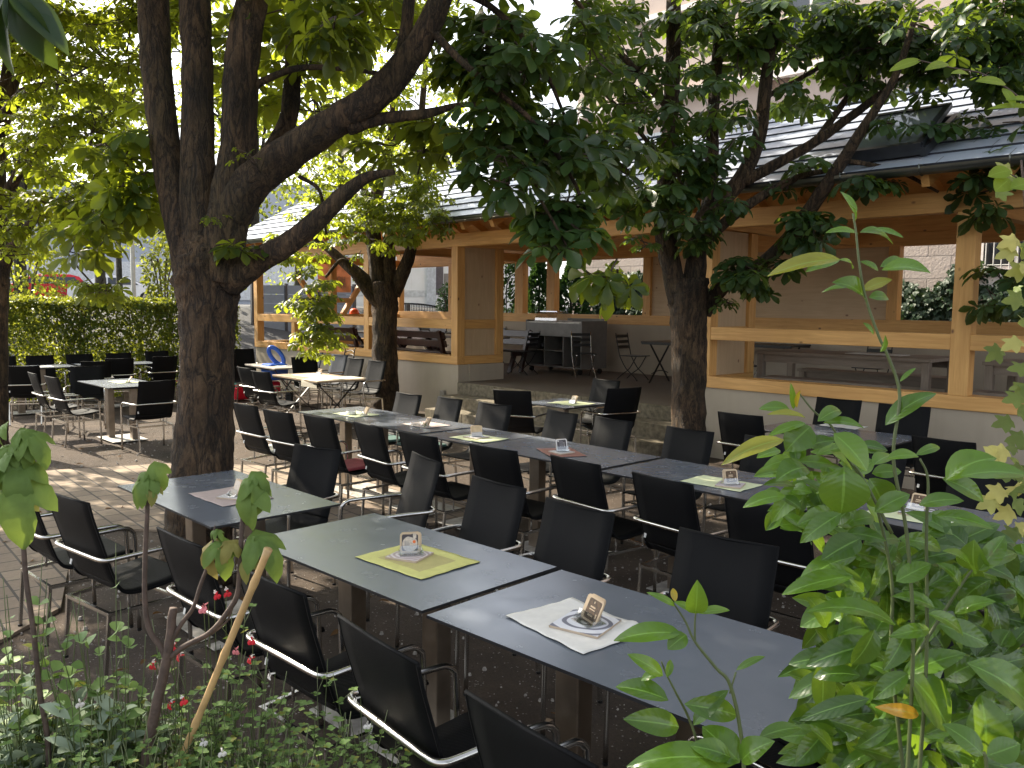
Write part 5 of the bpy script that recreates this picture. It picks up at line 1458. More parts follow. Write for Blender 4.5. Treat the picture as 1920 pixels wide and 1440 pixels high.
t1_sprays = [
 (240,310,6.5,60,60,.3,9),(215,400,6.6,60,45,.3,8),(150,440,6.9,60,40,.4,7),(265,240,6.6,35,40,.2,5),
 (480,120,7.2,120,110,.8,12,dict(rmean=.7)),(560,70,7.0,120,90,.7,12,dict(rmean=.65)),(640,60,5.6,70,40,.3,6,dict(rmean=.15)),(600,210,7.6,110,80,.8,10,dict(rmean=.75)),
 (520,20,6.2,90,40,.4,6),(700,20,6.2,110,60,.5,9),(450,470,6.1,25,20,.1,2),(390,430,6.0,15,10,.05,1,dict(size=.07)),(470,300,6.0,12,12,.05,2,dict(size=.05)),
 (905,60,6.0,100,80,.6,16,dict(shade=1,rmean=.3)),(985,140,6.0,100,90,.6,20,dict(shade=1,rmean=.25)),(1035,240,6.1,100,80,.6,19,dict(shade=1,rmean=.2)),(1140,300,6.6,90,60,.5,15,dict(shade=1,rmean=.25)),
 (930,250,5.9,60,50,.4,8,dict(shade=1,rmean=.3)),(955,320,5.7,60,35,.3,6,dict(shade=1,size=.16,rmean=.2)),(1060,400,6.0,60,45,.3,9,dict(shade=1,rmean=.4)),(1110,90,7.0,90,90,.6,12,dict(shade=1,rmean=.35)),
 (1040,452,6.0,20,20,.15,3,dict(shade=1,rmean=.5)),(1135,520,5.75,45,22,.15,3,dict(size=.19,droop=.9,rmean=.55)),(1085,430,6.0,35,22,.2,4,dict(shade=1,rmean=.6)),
 (860,150,6.3,50,60,.3,5),(820,250,6.4,70,40,.3,6,dict(rmean=.35)),(760,260,6.5,60,50,.3,5),
]
make_tree('chestnut_tree', 'thick old chestnut with several upright stems behind the solitary table', GTR, (372,1047), t1_limbs, t1_sprays,
  [((-6.6,3.0,6.9),(4.2,3.6,2.0),420,{}), ((-9.6,4.8,6.6),(3.0,3.0,1.5),220,{}), ((-4.0,2.0,6.2),(2.8,2.4,1.3),170,{}), ((-9.5,1.0,7.0),(3.2,2.6,1.8),230,{})])
t2 = 15.4
make_tree('chestnut_tree', 'middle chestnut with forked trunk against the pavilion base wall', GTR, (722,766), [
 [(722,770,t2,62),(722,740,t2,50),(722,690,t2,46),(722,610,t2,45),(721,560,t2,50),(719,530,t2,48)],
 [(708,556,t2,26),(680,522,t2,24),(650,496,t2,20),(620,470,t2,16),(596,452,t2,11),(570,430,t2,6)],
 [(712,575,t2-.1,18),(690,552,t2-.15,15),(660,510,t2-.2,12),(640,488,t2-.3,8),(610,520,t2-.4,5)],
 [(714,550,t2,34),(706,490,t2,30),(700,440,t2,28),(704,380,t2,24),(718,320,t2,22),(734,250,t2,19),(742,150,t2,16),(748,40,t2,12)],
 [(728,550,t2,26),(730,480,t2,22),(722,420,t2,18),(690,370,t2,14),(670,320,t2,10)],
 [(736,552,t2,28),(758,505,t2,25),(770,470,t2,22),(776,420,t2,18),(782,360,t2,16),(782,300,t2,15),(790,220,t2,13),(800,100,t2,10)],
 [(782,370,t2,10),(810,335,t2,8),(832,280,t2,6)],[(780,460,t2,9),(796,430,t2,7),(815,400,t2,5)],
], [(588,560,13.2,42,60,.7,31,dict(rmean=.3)),(580,640,13.0,60,40,.6,19,dict(rmean=.35)),(690,420,14.3,75,70,1.0,31,dict(rmean=.35)),(760,390,14.0,80,60,.9,31,dict(rmean=.3)),
    (740,330,14.5,90,70,1.0,31),(640,350,14.5,90,80,1.0,31,dict(rmean=.6)),(800,330,14.2,50,50,.7,12),(690,250,14.5,110,80,1.2,31,dict(rmean=.6)),(610,430,14.0,60,40,.8,14,dict(rmean=.7)),
    (770,440,13.6,40,25,.4,8,dict(rmean=.75)),(830,410,13.5,22,45,.4,9,dict(rmean=.3)),(800,240,14.5,60,60,.9,14),(720,150,14.5,120,90,1.2,31,dict(rmean=.6)),(540,480,13.5,60,40,.8,14,dict(rmean=.7))],
  [((-13.0,7.4,8.2),(4.0,3.2,1.9),300,{})], size=.135)
t3 = 9.75
make_tree('chestnut_tree', 'right chestnut with spreading limbs beside the entry steps', GTR, (1292,886), [
 [(1292,890,t3,84),(1292,860,t3,70),(1291,790,t3,63),(1292,690,t3,61),(1291,610,t3,66),(1291,560,t3,78),(1290,525,t3,78)],
 [(1272,565,t3,40),(1257,490,t3-.05,37),(1246,420,t3-.05,38),(1250,330,t3,34),(1256,250,t3,32),(1262,120,t3,29),(1263,0,t3,26),(1262,-200,t3,20)],
 [(1300,560,t3,44),(1307,480,t3-.05,36),(1316,420,t3-.05,36),(1330,380,t3,30),(1335,300,t3,26),(1338,200,t3+.1,22),(1350,60,t3+.1,20),(1370,-100,t3+.1,16)],
 [(1330,410,t3-.1,32),(1362,370,t3-.15,31),(1395,325,t3-.2,29),(1424,250,t3-.25,26),(1438,140,t3-.3,22),(1455,20,t3-.3,18),(1475,-100,t3-.3,14)],
 [(1395,340,t3-.2,22),(1460,305,t3-.3,21),(1530,265,t3-.4,19),(1600,215,t3-.5,16),(1690,150,t3-.6,12),(1800,90,t3-.7,8)],
 [(1530,265,t3-.4,14),(1580,195,t3-.3,12),(1640,110,t3-.3,10),(1690,10,t3-.3,8)],
 [(1325,450,t3-.15,22),(1375,405,t3-.3,19),(1450,355,t3-.5,15),(1520,325,t3-.6,11),(1600,320,t3-.7,6)],
 [(1318,585,t3,34),(1345,548,t3-.1,28),(1378,520,t3-.2,25),(1430,492,t3-.35,24),(1480,445,t3-.5,26),(1530,375,t3-.7,25),(1580,300,t3-.9,22),(1625,230,t3-1.0,18),(1680,140,t3-1.1,14),(1720,20,t3-1.2,11)],
 [(1246,390,t3,14),(1190,335,t3-.2,10),(1140,290,t3-.4,8),(1085,262,t3-.6,5)],
 [(1252,200,t3,16),(1190,130,t3-.2,13),(1130,60,t3-.4,11),(1070,-10,t3-.5,9)],
 [(1250,310,t3,9),(1180,225,t3-.3,8),(1100,140,t3-.5,6)],
 [(1240,110,t3,9),(1180,132,t3-.3,7),(1090,142,t3-.6,5)],
 [(1580,300,t3-.9,10),(1680,320,t3-1.0,8),(1760,360,t3-1.1,5)],[(1440,180,t3-.2,10),(1530,130,t3-.3,8),(1640,60,t3-.4,5)],
], [(1180,360,9.2,90,50,.7,16,dict(rmean=.3)),(1270,330,9.2,90,70,.7,22,dict(rmean=.3)),(1220,270,9.3,90,60,.7,10,dict(rmean=.35)),(1330,240,9.2,60,80,.8,10,dict(rmean=.35)),(1390,150,9.6,110,100,.9,14,dict(rmean=.45)),
    (1260,90,9.7,110,90,.9,22,dict(rmean=.5)),(1160,130,9.3,80,70,.7,13,dict(rmean=.5)),(1520,110,9.7,130,100,.9,22,dict(rmean=.35)),(1640,90,9.2,130,70,.8,24,dict(rmean=.2)),
    (1690,235,8.8,100,45,.6,4,dict(rmean=.2)),(1820,110,8.6,110,70,.8,22,dict(rmean=.15)),(1760,60,8.8,150,80,.9,40,dict(rmean=.25)),(1880,110,8.5,80,110,.7,24,dict(rmean=.15)),(1870,340,8.3,60,80,.5,14,dict(rmean=.15)),
    (1620,340,8.6,80,25,.5,4,dict(rmean=.35)),(1490,330,9.2,60,40,.4,4),(1420,510,9.2,60,40,.35,14,dict(rmean=.12)),(1500,425,9.0,55,30,.35,10,dict(rmean=.15)),(1345,565,9.5,22,10,.15,3,dict(size=.09,rmean=.9)),
    (1210,460,9.4,22,14,.15,3,dict(size=.10,rmean=.95)),(1290,430,9.2,50,40,.3,5,dict(rmean=.3)),(1440,60,9.5,120,70,.8,18,dict(rmean=.55)),(1880,540,8.2,30,60,.4,7,dict(rmean=.15)),(1290,390,9.1,90,35,.4,9,dict(rmean=.2)),(1150,40,9.4,90,60,.8,13,dict(rmean=.5)),(1330,25,9.6,90,50,.8,14,dict(rmean=.5)),(1560,30,9.4,120,60,.8,18,dict(rmean=.35)),(1215,190,9.3,80,60,.7,8,dict(rmean=.4)),(1430,60,9.4,90,70,.7,12,dict(rmean=.55)),(1850,20,8.6,90,50,.6,14,dict(rmean=.3)),(1880,230,8.4,40,60,.6,4,dict(rmean=.15))],
  [((-5.8,6.3,7.6),(4.0,3.0,1.8),190,{})], mat='leaf_dark', size=.175)
t4 = 11.4
make_tree('chestnut_tree', 'chestnut at the left edge with low hanging boughs, trunk cut by the edge', GTR, (-4,840), [
 [(-6,842,t4,50),(-6,800,t4,38),(-5,700,t4,34),(-3,600,t4,33),(0,520,t4,34),(2,470,t4,34)],
 [(4,500,t4,24),(30,455,t4-.2,20),(62,415,t4-.4,17),(102,385,t4-.6,13),(140,370,t4-.8,8),(200,400,t4-1,5)],
 [(0,470,t4,26),(10,380,t4,22),(45,310,t4-.2,18),(95,268,t4-.4,14),(150,236,t4-.6,9),(230,210,t4-.8,5)],
 [(0,470,t4,30),(-5,350,t4,28),(2,240,t4,26),(30,190,t4-.2,22),(60,165,t4-.3,14),(130,152,t4-.5,8)],
 [(0,240,t4,22),(40,120,t4,18),(100,60,t4,14),(140,60,t4-.2,12),(200,112,t4-.5,8),(260,140,t4-.6,5)],
 [(0,240,t4,24),(20,80,t4,20),(20,-60,t4,16)],
 [(100,420,t4-1.2,5),(130,480,t4-1.5,4),(180,540,t4-1.8,3)],
], [(60,390,10.3,90,60,.9,37,dict(rmean=.55)),(160,370,10.0,90,60,.8,37,dict(rmean=.45)),(180,400,9.5,60,34,.6,18,dict(rmean=.25)),(50,280,10.8,90,80,1.0,43,dict(rmean=.6)),(170,250,10.3,100,80,.9,43,dict(rmean=.55)),
    (90,120,10.3,120,90,1.0,52,dict(rmean=.6)),(220,120,9.8,100,90,.9,40,dict(rmean=.6)),(250,370,9.2,55,60,.5,17,dict(rmean=.35)),(178,532,9.4,18,22,.3,4,dict(rmean=.7)),
    (210,540,9.2,25,20,.3,5,dict(rmean=.8)),(270,410,8.8,35,20,.2,5,dict(rmean=.96)),(60,30,9.8,120,60,.9,31,dict(rmean=.5)),(250,30,9.6,90,50,.8,23),(10,480,10.0,25,20,.5,4,dict(rmean=.7))],
  [((-12.0,3.2,7.2),(3.4,3.4,1.6),230,{}), ((-14.2,0.3,6.0),(3.4,2.6,1.6),260,{}), ((-10.5,0.6,5.6),(2.4,1.8,1.0),110,{}), ((-17.0,0.4,6.0),(2.6,2.2,1.2),130,{})], size=.125)  # clumps out of view, extra ones added to break up sun on the paving

# nearby bough hanging into the top left corner
hb = thing('overhanging_bough', 'dark out-of-focus chestnut leaves hanging into the top left corner', 'branch', at_d(20, 20, 2.2))
q = MB(); q.tube(spline([at_d(-60,-120,2.2), at_d(-10,-50,2.2), at_d(20,0,2.2)], 5), .006, 6); q.build('twig', M['stem_brown'], hb)
L = Leaves()
b_ = np.array(at_d(15, -15, 2.2))
for k in range(7):
    a = -2.6+k*.75; ax = np.array([MC[0][0], MC[0][1], 0]); y = ax*cos(a)+np.array([0, 0, -.9])*(0.6+.4*abs(sin(a)))
    L.add(b_, y, np.array([.5, -.5, .6])+rng.normal(size=3)*.2, .15+.05*rng.random(), .1)
L.build('leaves', TBIG, M['leaf_dark'], hb)

# ------------------------------------------------------------------ trees, shrubs and hedges beyond
def far_tree(name, label, base, h, crown_c, crown_r, n, mat, size, lab_group=None, trunk_r=.16, tint=.5, lean=0):
    t = thing(name, label, 'tree', base, 0, lab_group)
    b = Vector(base); c = Vector(crown_c)
    q = MB(); q.tube(spline([(b.x, b.y, b.z-.2), (b.x+lean*.3, b.y, b.z+h*.3), tuple(c*.5+Vector((b.x, b.y, b.z+h*.5))*.5), tuple(c)], 5), [trunk_r*(1-.035*i) for i in range(16)], 9)
    q.build('trunk', M['bark_grey'], t, smooth=True)
    lq = MB()
    for k in range(9):
        a = k*2.4+rng.random(); z = c.z + crown_r[2]*rng.uniform(-.6, .5); e = c + Vector((cos(a)*crown_r[0]*.75, sin(a)*crown_r[1]*.75, z-c.z+crown_r[2]*.2))
        lq.tube(spline([(c.x, c.y, c.z-crown_r[2]*.5+.2*k*.1), tuple((c+e)/2+Vector((0, 0, .2))), tuple(e)], 4), [.07-.006*i for i in range(9)], 6)
    lq.build('branches', M['bark_grey'], t, smooth=True)
    L = Leaves(); nc = max(6, n//70)
    cen = rdir(nc)*(rng.random((nc, 1))**.5)*np.array(crown_r)+np.array(c)
    for c_ in cen:
        m_ = n//nc; rr_ = min(crown_r)*.36
        p = c_ + rdir(m_)*(rng.random((m_, 1))**.5)*np.array([rr_*1.3, rr_*1.3, rr_*.75])
        tone = np.clip(tint+rng.normal()*.15, 0, .95)
        y = rdir(m_)*[1, 1, .5]+np.array([0, 0, -.35]); z = np.array([0, 0, 1.0])+rng.normal(size=(m_, 3))*.5
        L.add(p, y, z, size*(.7+.6*rng.random(m_)), np.clip(tone+rng.normal(size=m_)*.15, 0, .97))
    L.build('crown', TL, M[mat], t); return t
GB = 'trees beyond the hedge and the street'
def gp(u, d, z): p = at_d(u, 560, d); p.z = z; return p
for (u, v, d, z0, rx, rz_, n, mat, size, tint, lb) in [
    (40, 250, 24, .6, 3.6, 3.2, 2356, 'leaf_bright', .20, .6, 'bright backlit leafy tree beyond the hedge at the far left'),
    (190, 150, 30, 1.6, 4.4, 3.6, 2356, 'leaf_bright', .22, .55, 'tall backlit tree across the street behind the left stems'),
    (480, 250, 30, 1.7, 4.2, 4.4, 2852, 'leaf_bright', .22, .6, 'backlit tree seen between the thick chestnut stems'),
    (640, 190, 34, 1.7, 5.2, 4.4, 2852, 'leaf_bright', .24, .7, 'yellow-green backlit tree behind the big arching limb'),
    (860, 270, 44, 0, 5.0, 4.2, 2232, 'leaf_bright', .26, .5, 'pale distant tree above the pavilion ridge'),
    (560, 440, 32, 1.5, 3.6, 2.2, 2600, 'leaf_bright', .18, .6, 'low leafy tree left of the pavilion gable'),
    (352, 430, 27, 1.2, 1.4, 2.3, 1700, 'leaf_hedge', .15, .5, 'dense shrubby tree beside the lamp post'),
]:
    c = at_d(u, v, d); b = gp(u, d, z0)
    far_tree('leafy_tree', lb, b, c.z-z0, c, (rx, rx, rz_), n, mat, size, GB, .2, tint)
b = gp(225, 33, 1.85); c = at_d(220, 380, 33)
far_tree('young_tree', 'young street tree with bare reddish trunk in front of the white car', b, c.z-1.85, c, (1.6, 1.6, 2.0), 1300, 'leaf_bright', .17, None, .14, .4)
def leafy_blob(name, label, cat, c, r, n, mat, size, tpl=TL, group=None, up=.5, hang=.2, tint=.5, core=None):
    c = np.array(c, float); r = np.array(r, float)
    t = thing(name, label, cat, (c[0], c[1], max(0, c[2]-r[2])), 0, group)
    for k in range(8):
        q = MB(); a = k*.785; q.tube(spline([(c[0]+.08*cos(a), c[1]+.08*sin(a), c[2]-r[2]-.1), (c[0]+r[0]*.3*cos(a), c[1]+r[1]*.3*sin(a), c[2]-r[2]*.1), (c[0]+r[0]*.6*cos(a), c[1]+r[1]*.6*sin(a), c[2]+r[2]*.5)], 4), .018, 5)
        q.build('stem', M['stem_brown'], t)
    d = rdir(n); s = (.72+.28*rng.random((n, 1)))*(1+.10*np.sin(d[:, :1]*7)*np.cos(d[:, 1:2]*6+d[:, 2:]*5))
    p = c + d*s*r
    y = d*.6 + rng.normal(size=(n, 3))*.5 + np.array([0, 0, -hang]); z = d*.8+np.array([0, 0, up])+rng.normal(size=(n, 3))*.35
    L = Leaves(); L.add(p, y, z, size*(.7+.6*rng.random(n)), np.clip(tint+rng.normal(size=n)*.22, 0, .97)); L.build('foliage', tpl, M[mat], t); return t
c = at_d(38, 520, 21.5); leafy_blob('broadleaf_shrub', 'tall sunlit broadleaf shrub at the left end of the hedge', 'shrub', c, (1.1, 1.0, 1.6), 1700, 'leaf_hedge', .15, TL, None, .5, .3, .75)
c = at_d(305, 520, 23); leafy_blob('broadleaf_shrub', 'dark shrub between lamp post and thick trunk', 'shrub', c, (.5, .5, 1.0), 900, 'leaf_hedge', .13, TL, None, .5, .3, .35)
c = at_d(842, 566, 24); leafy_blob('clipped_bush', 'small round clipped conifer beside the iron gate', 'bush', c, (.36, .36, .55), 1500, 'leaf_thuja', .07)
def hedge_box(name, label, x0, x1, y0, y1, z0, z1, n, mat, size, tpl=TL, tint=.45, cat='hedge', top=.25):
    t = thing(name, label, cat, ((x0+x1)/2, (y0+y1)/2, 0))
    L = Leaves(); 
    f = rng.random(n); p = np.empty((n, 3)); nr = np.empty((n, 3))
    u = rng.random(n); v = rng.random(n)
    for i in range(n):
        dpt = abs(rng.normal())*.07
        if f[i] < top: p[i] = (x0+(x1-x0)*u[i], y0+(y1-y0)*v[i], z1-dpt+.06*sin(u[i]*9+v[i]*40)); nr[i] = (0, 0, 1)
        elif f[i] < .72: p[i] = (x1-dpt+.05*sin(v[i]*60)*sin(u[i]*9), y0+(y1-y0)*v[i], z0+(z1-z0)*u[i]); nr[i] = (1, 0, .2)
        elif f[i] < .84: p[i] = (x0+(x1-x0)*u[i], y0+dpt, z0+(z1-z0)*v[i]); nr[i] = (0, -1, .2)
        else: p[i] = (x0+(x1-x0)*rng.random(), y0+(y1-y0)*v[i], z0+(z1-z0)*u[i]); nr[i] = (rng.normal(), rng.normal(), .6)
    y = nr*.5+rng.normal(size=(n, 3))*.55+np.array([0, 0, -.15]); z = nr*.7+np.array([0, 0, .5])+rng.normal(size=(n, 3))*.45
    clump = np.sin(p[:, 1]*2.3+p[:, 2]*3.1)*.12
    L.add(p, y, z, size*(.65+.7*rng.random(n)), np.clip(tint+clump+rng.normal(size=n)*.2, 0, .97)); L.build('foliage', tpl, M[mat], t)
    q = MB()
    for k in range(int((y1-y0)*3)):
        yy = y0+.15+(y1-y0-.3)*rng.random(); xx = (x0+x1)/2+rng.uniform(-.15, .15)
        for m_ in range(4):
            q.tube(spline([(xx, yy, z0-.1), (xx+rng.uniform(-.1, .2), yy+rng.uniform(-.15, .15), (z0+z1)*.45), (xx+rng.uniform(-.2, .35), yy+rng.uniform(-.3, .3), z1-.1)], 4), .012, 5)
    q.build('stems', M['stem_brown'], t)
    return t
hedge_box('beech_hedge', 'clipped beech hedge with sunlit yellow-green top beyond the left tables', -19.95, -19.0, 2.6, 9.0, -.1, 1.95, 36000, 'leaf_hedge', .085)
def ivy_panel(name, label, x0, x1, Y, z0, ztop, n, mat='leaf_ivy', size=.11):
    t = thing(name, label, 'ivy', ((x0+x1)/2, Y, 0)); L = Leaves()
    x = x0+(x1-x0)*rng.random(n); zz = ztop(x) if callable(ztop) else np.full(n, ztop); h = rng.random(n)**.9
    z_ = z0+(zz-z0)*h + rng.normal(size=n)*.06; p = np.stack([x, Y-.05-.22*rng.random(n)-.08*np.sin(x*4)*np.cos(z_*5), z_], 1)
    L.add(p, np.array([0, -.25, -1.0])+rng.normal(size=(n, 3))*.38, np.array([0, -1, .55])+rng.normal(size=(n, 3))*.33, size*(.6+.7*rng.random(n)), np.clip(.45+rng.normal(size=n)*.22, 0, .97))
    L.build('foliage', TMAPLE, M[mat], t)
    q = MB()
    for k in range(int((x1-x0)*3)):
        xx = x0+(x1-x0)*rng.random(); q.tube(spline([(xx, Y-.03, 0), (xx+rng.uniform(-.2, .2), Y-.03, 1.2), (xx+rng.uniform(-.3, .3), Y-.03, z0+(2.2-z0))], 4), .014, 5)
    q.build('stems', M['stem_brown'], t); return t
ivy_panel('ivy_wall', 'dark ivy covering the stone wall behind the right pavilion bay', -8.0, 2.0, 16.93, .4, lambda x: 2.55+.18*np.sin(x*2.1)+.12*np.sin(x*5.3)-.10*np.maximum(0, x+5), 13000)
ivy_panel('ivy_wall', 'ivy-clad wall seen behind the serving cart', -14.6, -9.6, 16.93, .4, lambda x: 2.75+.15*np.sin(x*2.6)+.1*np.sin(x*6.1), 7500)
def conifer(name, label, base, h, r, n, tint, mat='leaf_thuja'):
    t = thing(name, label, 'conifer', base)
    q = MB(); q.tube([(base[0], base[1], -.1), (base[0], base[1], h*.9)], [.07, .02], 8); q.build('trunk', M['bark_grey'], t)
    a = rng.random(n)*6.283; zf = rng.random(n)**1.15; rad = r*(1-zf**1.7)*(.75+.3*rng.random(n))*(1+.12*np.sin(a*5+zf*22))
    p = np.stack([base[0]+rad*np.cos(a), base[1]+rad*np.sin(a), .1+zf*h], 1)
    out = np.stack([np.cos(a), np.sin(a), np.full(n, .35)], 1)
    L = Leaves(); L.add(p, out+rng.normal(size=(n, 3))*.3+np.array([0, 0, .35]), rng.normal(size=(n, 3))+out*.3, .13*(.6+.7*rng.random(n)), np.clip(tint+rng.normal(size=n)*.2, 0, .97)); L.build('foliage', TL, M[mat], t)
p = at_y(950, 590, 15.8); conifer('tall_conifer', 'tall blue-green conifer in the left gap beside the entry pier', (p.x-.3, 15.9, 0), 4.2, .85, 4200, .2)
p = at_y(1000, 590, 15.2); conifer('thuja', 'bright green thuja between the slim back posts', (p.x+.1, 15.3, 0), 3.0, .62, 4000, .8)
p = at_y(1060, 590, 15.6); conifer('thuja', 'darker thuja right of the slim back posts', (p.x-.1, 15.9, 0), 2.9, .75, 3800, .35)
ga_ = thing('garden_arch', 'slender black metal rose arch behind the pavilion', 'arch', at_y(970, 620, 15.0))
q = MB(); a0, a1 = at_y(949, 600, 15.0), at_y(992, 600, 15.0); zt_ = at_y(970, 511, 15.0).z; cxm = (a0.x+a1.x)/2; rr_ = (a1.x-a0.x)/2
q.tube([(a0.x, 15.0, 0), (a0.x, 15.0, zt_-rr_)] + [(cxm-rr_*cos(a), 15.0, zt_-rr_+rr_*sin(a)) for a in np.linspace(.15, pi-.15, 12)] + [(a1.x, 15.0, zt_-rr_), (a1.x, 15.0, 0)], .016, 6)
q.build('hoop', M['black_metal'], ga_, smooth=True)
# ------------------------------------------------------------------ near plants
VIEW = np.array([MC[2][0], MC[2][1], 0.0]); VIEW /= np.linalg.norm(VIEW)
RIGHT = np.array([MC[0][0], MC[0][1], 0.0]); RIGHT /= np.linalg.norm(RIGHT)
UP = np.array([0, 0, 1.0])
def blade(mb_V, mb_F, mb_R, mb_A, p0, p1, w, nrm, arch=.15, fold=.12, tone=.5, n=10, pw=.85, wav=.0):
    """one leaf from stalk end p0 to tip p1, real width w, upper face towards nrm, arching along nrm"""
    p0, p1, nrm = (np.array(a, float) for a in (p0, p1, nrm)); y = p1-p0; Ln = np.linalg.norm(y); y /= Ln
    nrm = nrm - y*(nrm@y); nrm /= np.linalg.norm(nrm); x = np.cross(y, nrm)
    b = len(mb_V); ph = rng.random()*6.28; row = []
    for i in range(n+1):
        t = i/n; hw = w/2*(sin(pi*t**pw)**.75 if 0 < i < n else .02)
        c = p0 + y*Ln*t + nrm*Ln*arch*4*t*(1-t)*.6
        e = wav*Ln*sin(t*14+ph)
        for f in (-1, -.5, 0, .5, 1):
            mb_V.append(c + x*hw*f + nrm*(abs(f)*hw*fold*2*1.0 + e*f)); mb_R.append(tone); mb_A.append((t, abs(f)))
    for i in range(n):
        for k in range(4):
            a = b+i*5+k; mb_F.append((a, a+1, a+6, a+5))
class Blades:
    def __init__(s): s.V = []; s.F = []; s.Rn = []; s.A = []
    def px(s, base, tip, wpx, d0, d1=None, tone=.5, face=None, arch=.12, fold=.14, **kw):
        d1 = d1 if d1 is not None else d0 + rng.uniform(-.03, .03)
        p0, p1 = at_d(*base, d0), at_d(*tip, d1); p1 = p0 + (p1-p0)*1.1
        nrm = face if face is not None else (-VIEW*rng.uniform(.35, .9) + UP*rng.uniform(.5, .9) + RIGHT*rng.uniform(-.35, .35))
        blade(s.V, s.F, s.Rn, s.A, p0, p1, 1.08*wpx*d0/FPX, nrm, arch, fold, tone, **kw)
    def build(s, name, mat, parent):
        me = bpy.data.meshes.new(name); me.from_pydata([tuple(v) for v in s.V], [], s.F); me.materials.append(mat)
        me.polygons.foreach_set('use_smooth', [True]*len(me.polygons))
        a = me.attributes.new('rnd', 'FLOAT', 'POINT'); a.data.foreach_set('value', np.array(s.Rn, np.float32))
        for k_, nm_ in enumerate(('along', 'across')):
            a = me.attributes.new(nm_, 'FLOAT', 'POINT'); a.data.foreach_set('value', np.array([q_[k_] for q_ in s.A], np.float32))
        me.update()
        return link(name, me, parent)
def stem_px(pts, d, wpx, mat, parent, name='stem', seg=7):
    q = MB(); P = spline([tuple(at_d(u, v, d if not hasattr(d, '__len__') else d[i])) for i, (u, v) in enumerate(pts)], 5)
    n = len(P); w0, w1 = wpx if hasattr(wpx, '__len__') else (wpx, wpx*.6)
    dd = d if not hasattr(d, '__len__') else d[0]
    q.tube([tuple(p) for p in P], [(w0+(w1-w0)*i/(n-1))*dd/FPX/2 for i in range(n)], seg); return q.build(name, mat, parent, smooth=True)
# --- glossy-leaved shrub on the right
DS = 1.42
sh = thing('glossy_shrub', 'tall glossy-leaved green shrub close to us at the right', 'shrub', at_d(1690, 1440, DS))
G = Blades()
SG = M['stem_green']
stem_px([(1690,1640),(1702,1440),(1712,1200),(1700,1000),(1675,860),(1687,742),(1665,668),(1647,629),(1623,558),(1611,494),(1605,436),(1599,400)], DS, (8,4), SG, sh)
stem_px([(1700,1500),(1672,1240),(1672,1090),(1640,940),(1590,860),(1560,800),(1525,770),(1497,735)], DS+.05, (8,3), SG, sh)
stem_px([(1720,1500),(1737,1240),(1737,1000),(1740,900),(1725,860)], DS+.02, (8,4), SG, sh)
stem_px([(1705,1250),(1800,1100),(1830,1060)], DS+.05, (7,4), SG, sh)
stem_px([(1672,1000),(1620,900),(1600,870)], DS, (7,4), SG, sh)
stem_px([(1400,1600),(1392,1403),(1370,1287),(1343,1253),(1303,1203),(1285,1165),(1262,1130)], DS-.08, (9,3), SG, sh)
stem_px([(1380,1260),(1368,1300)], DS-.08, (4,3), SG, sh); stem_px([(1303,1203),(1303,1165),(1306,1140)], DS-.08, (4,3), SG, sh)
stem_px([(1330,1470),(1297,1360),(1268,1300),(1250,1265),(1240,1240)], DS-.05, (6,3), SG, sh)
stem_px([(1860,1600),(1850,1440),(1845,1410)], DS-.1, (9,6), SG, sh)
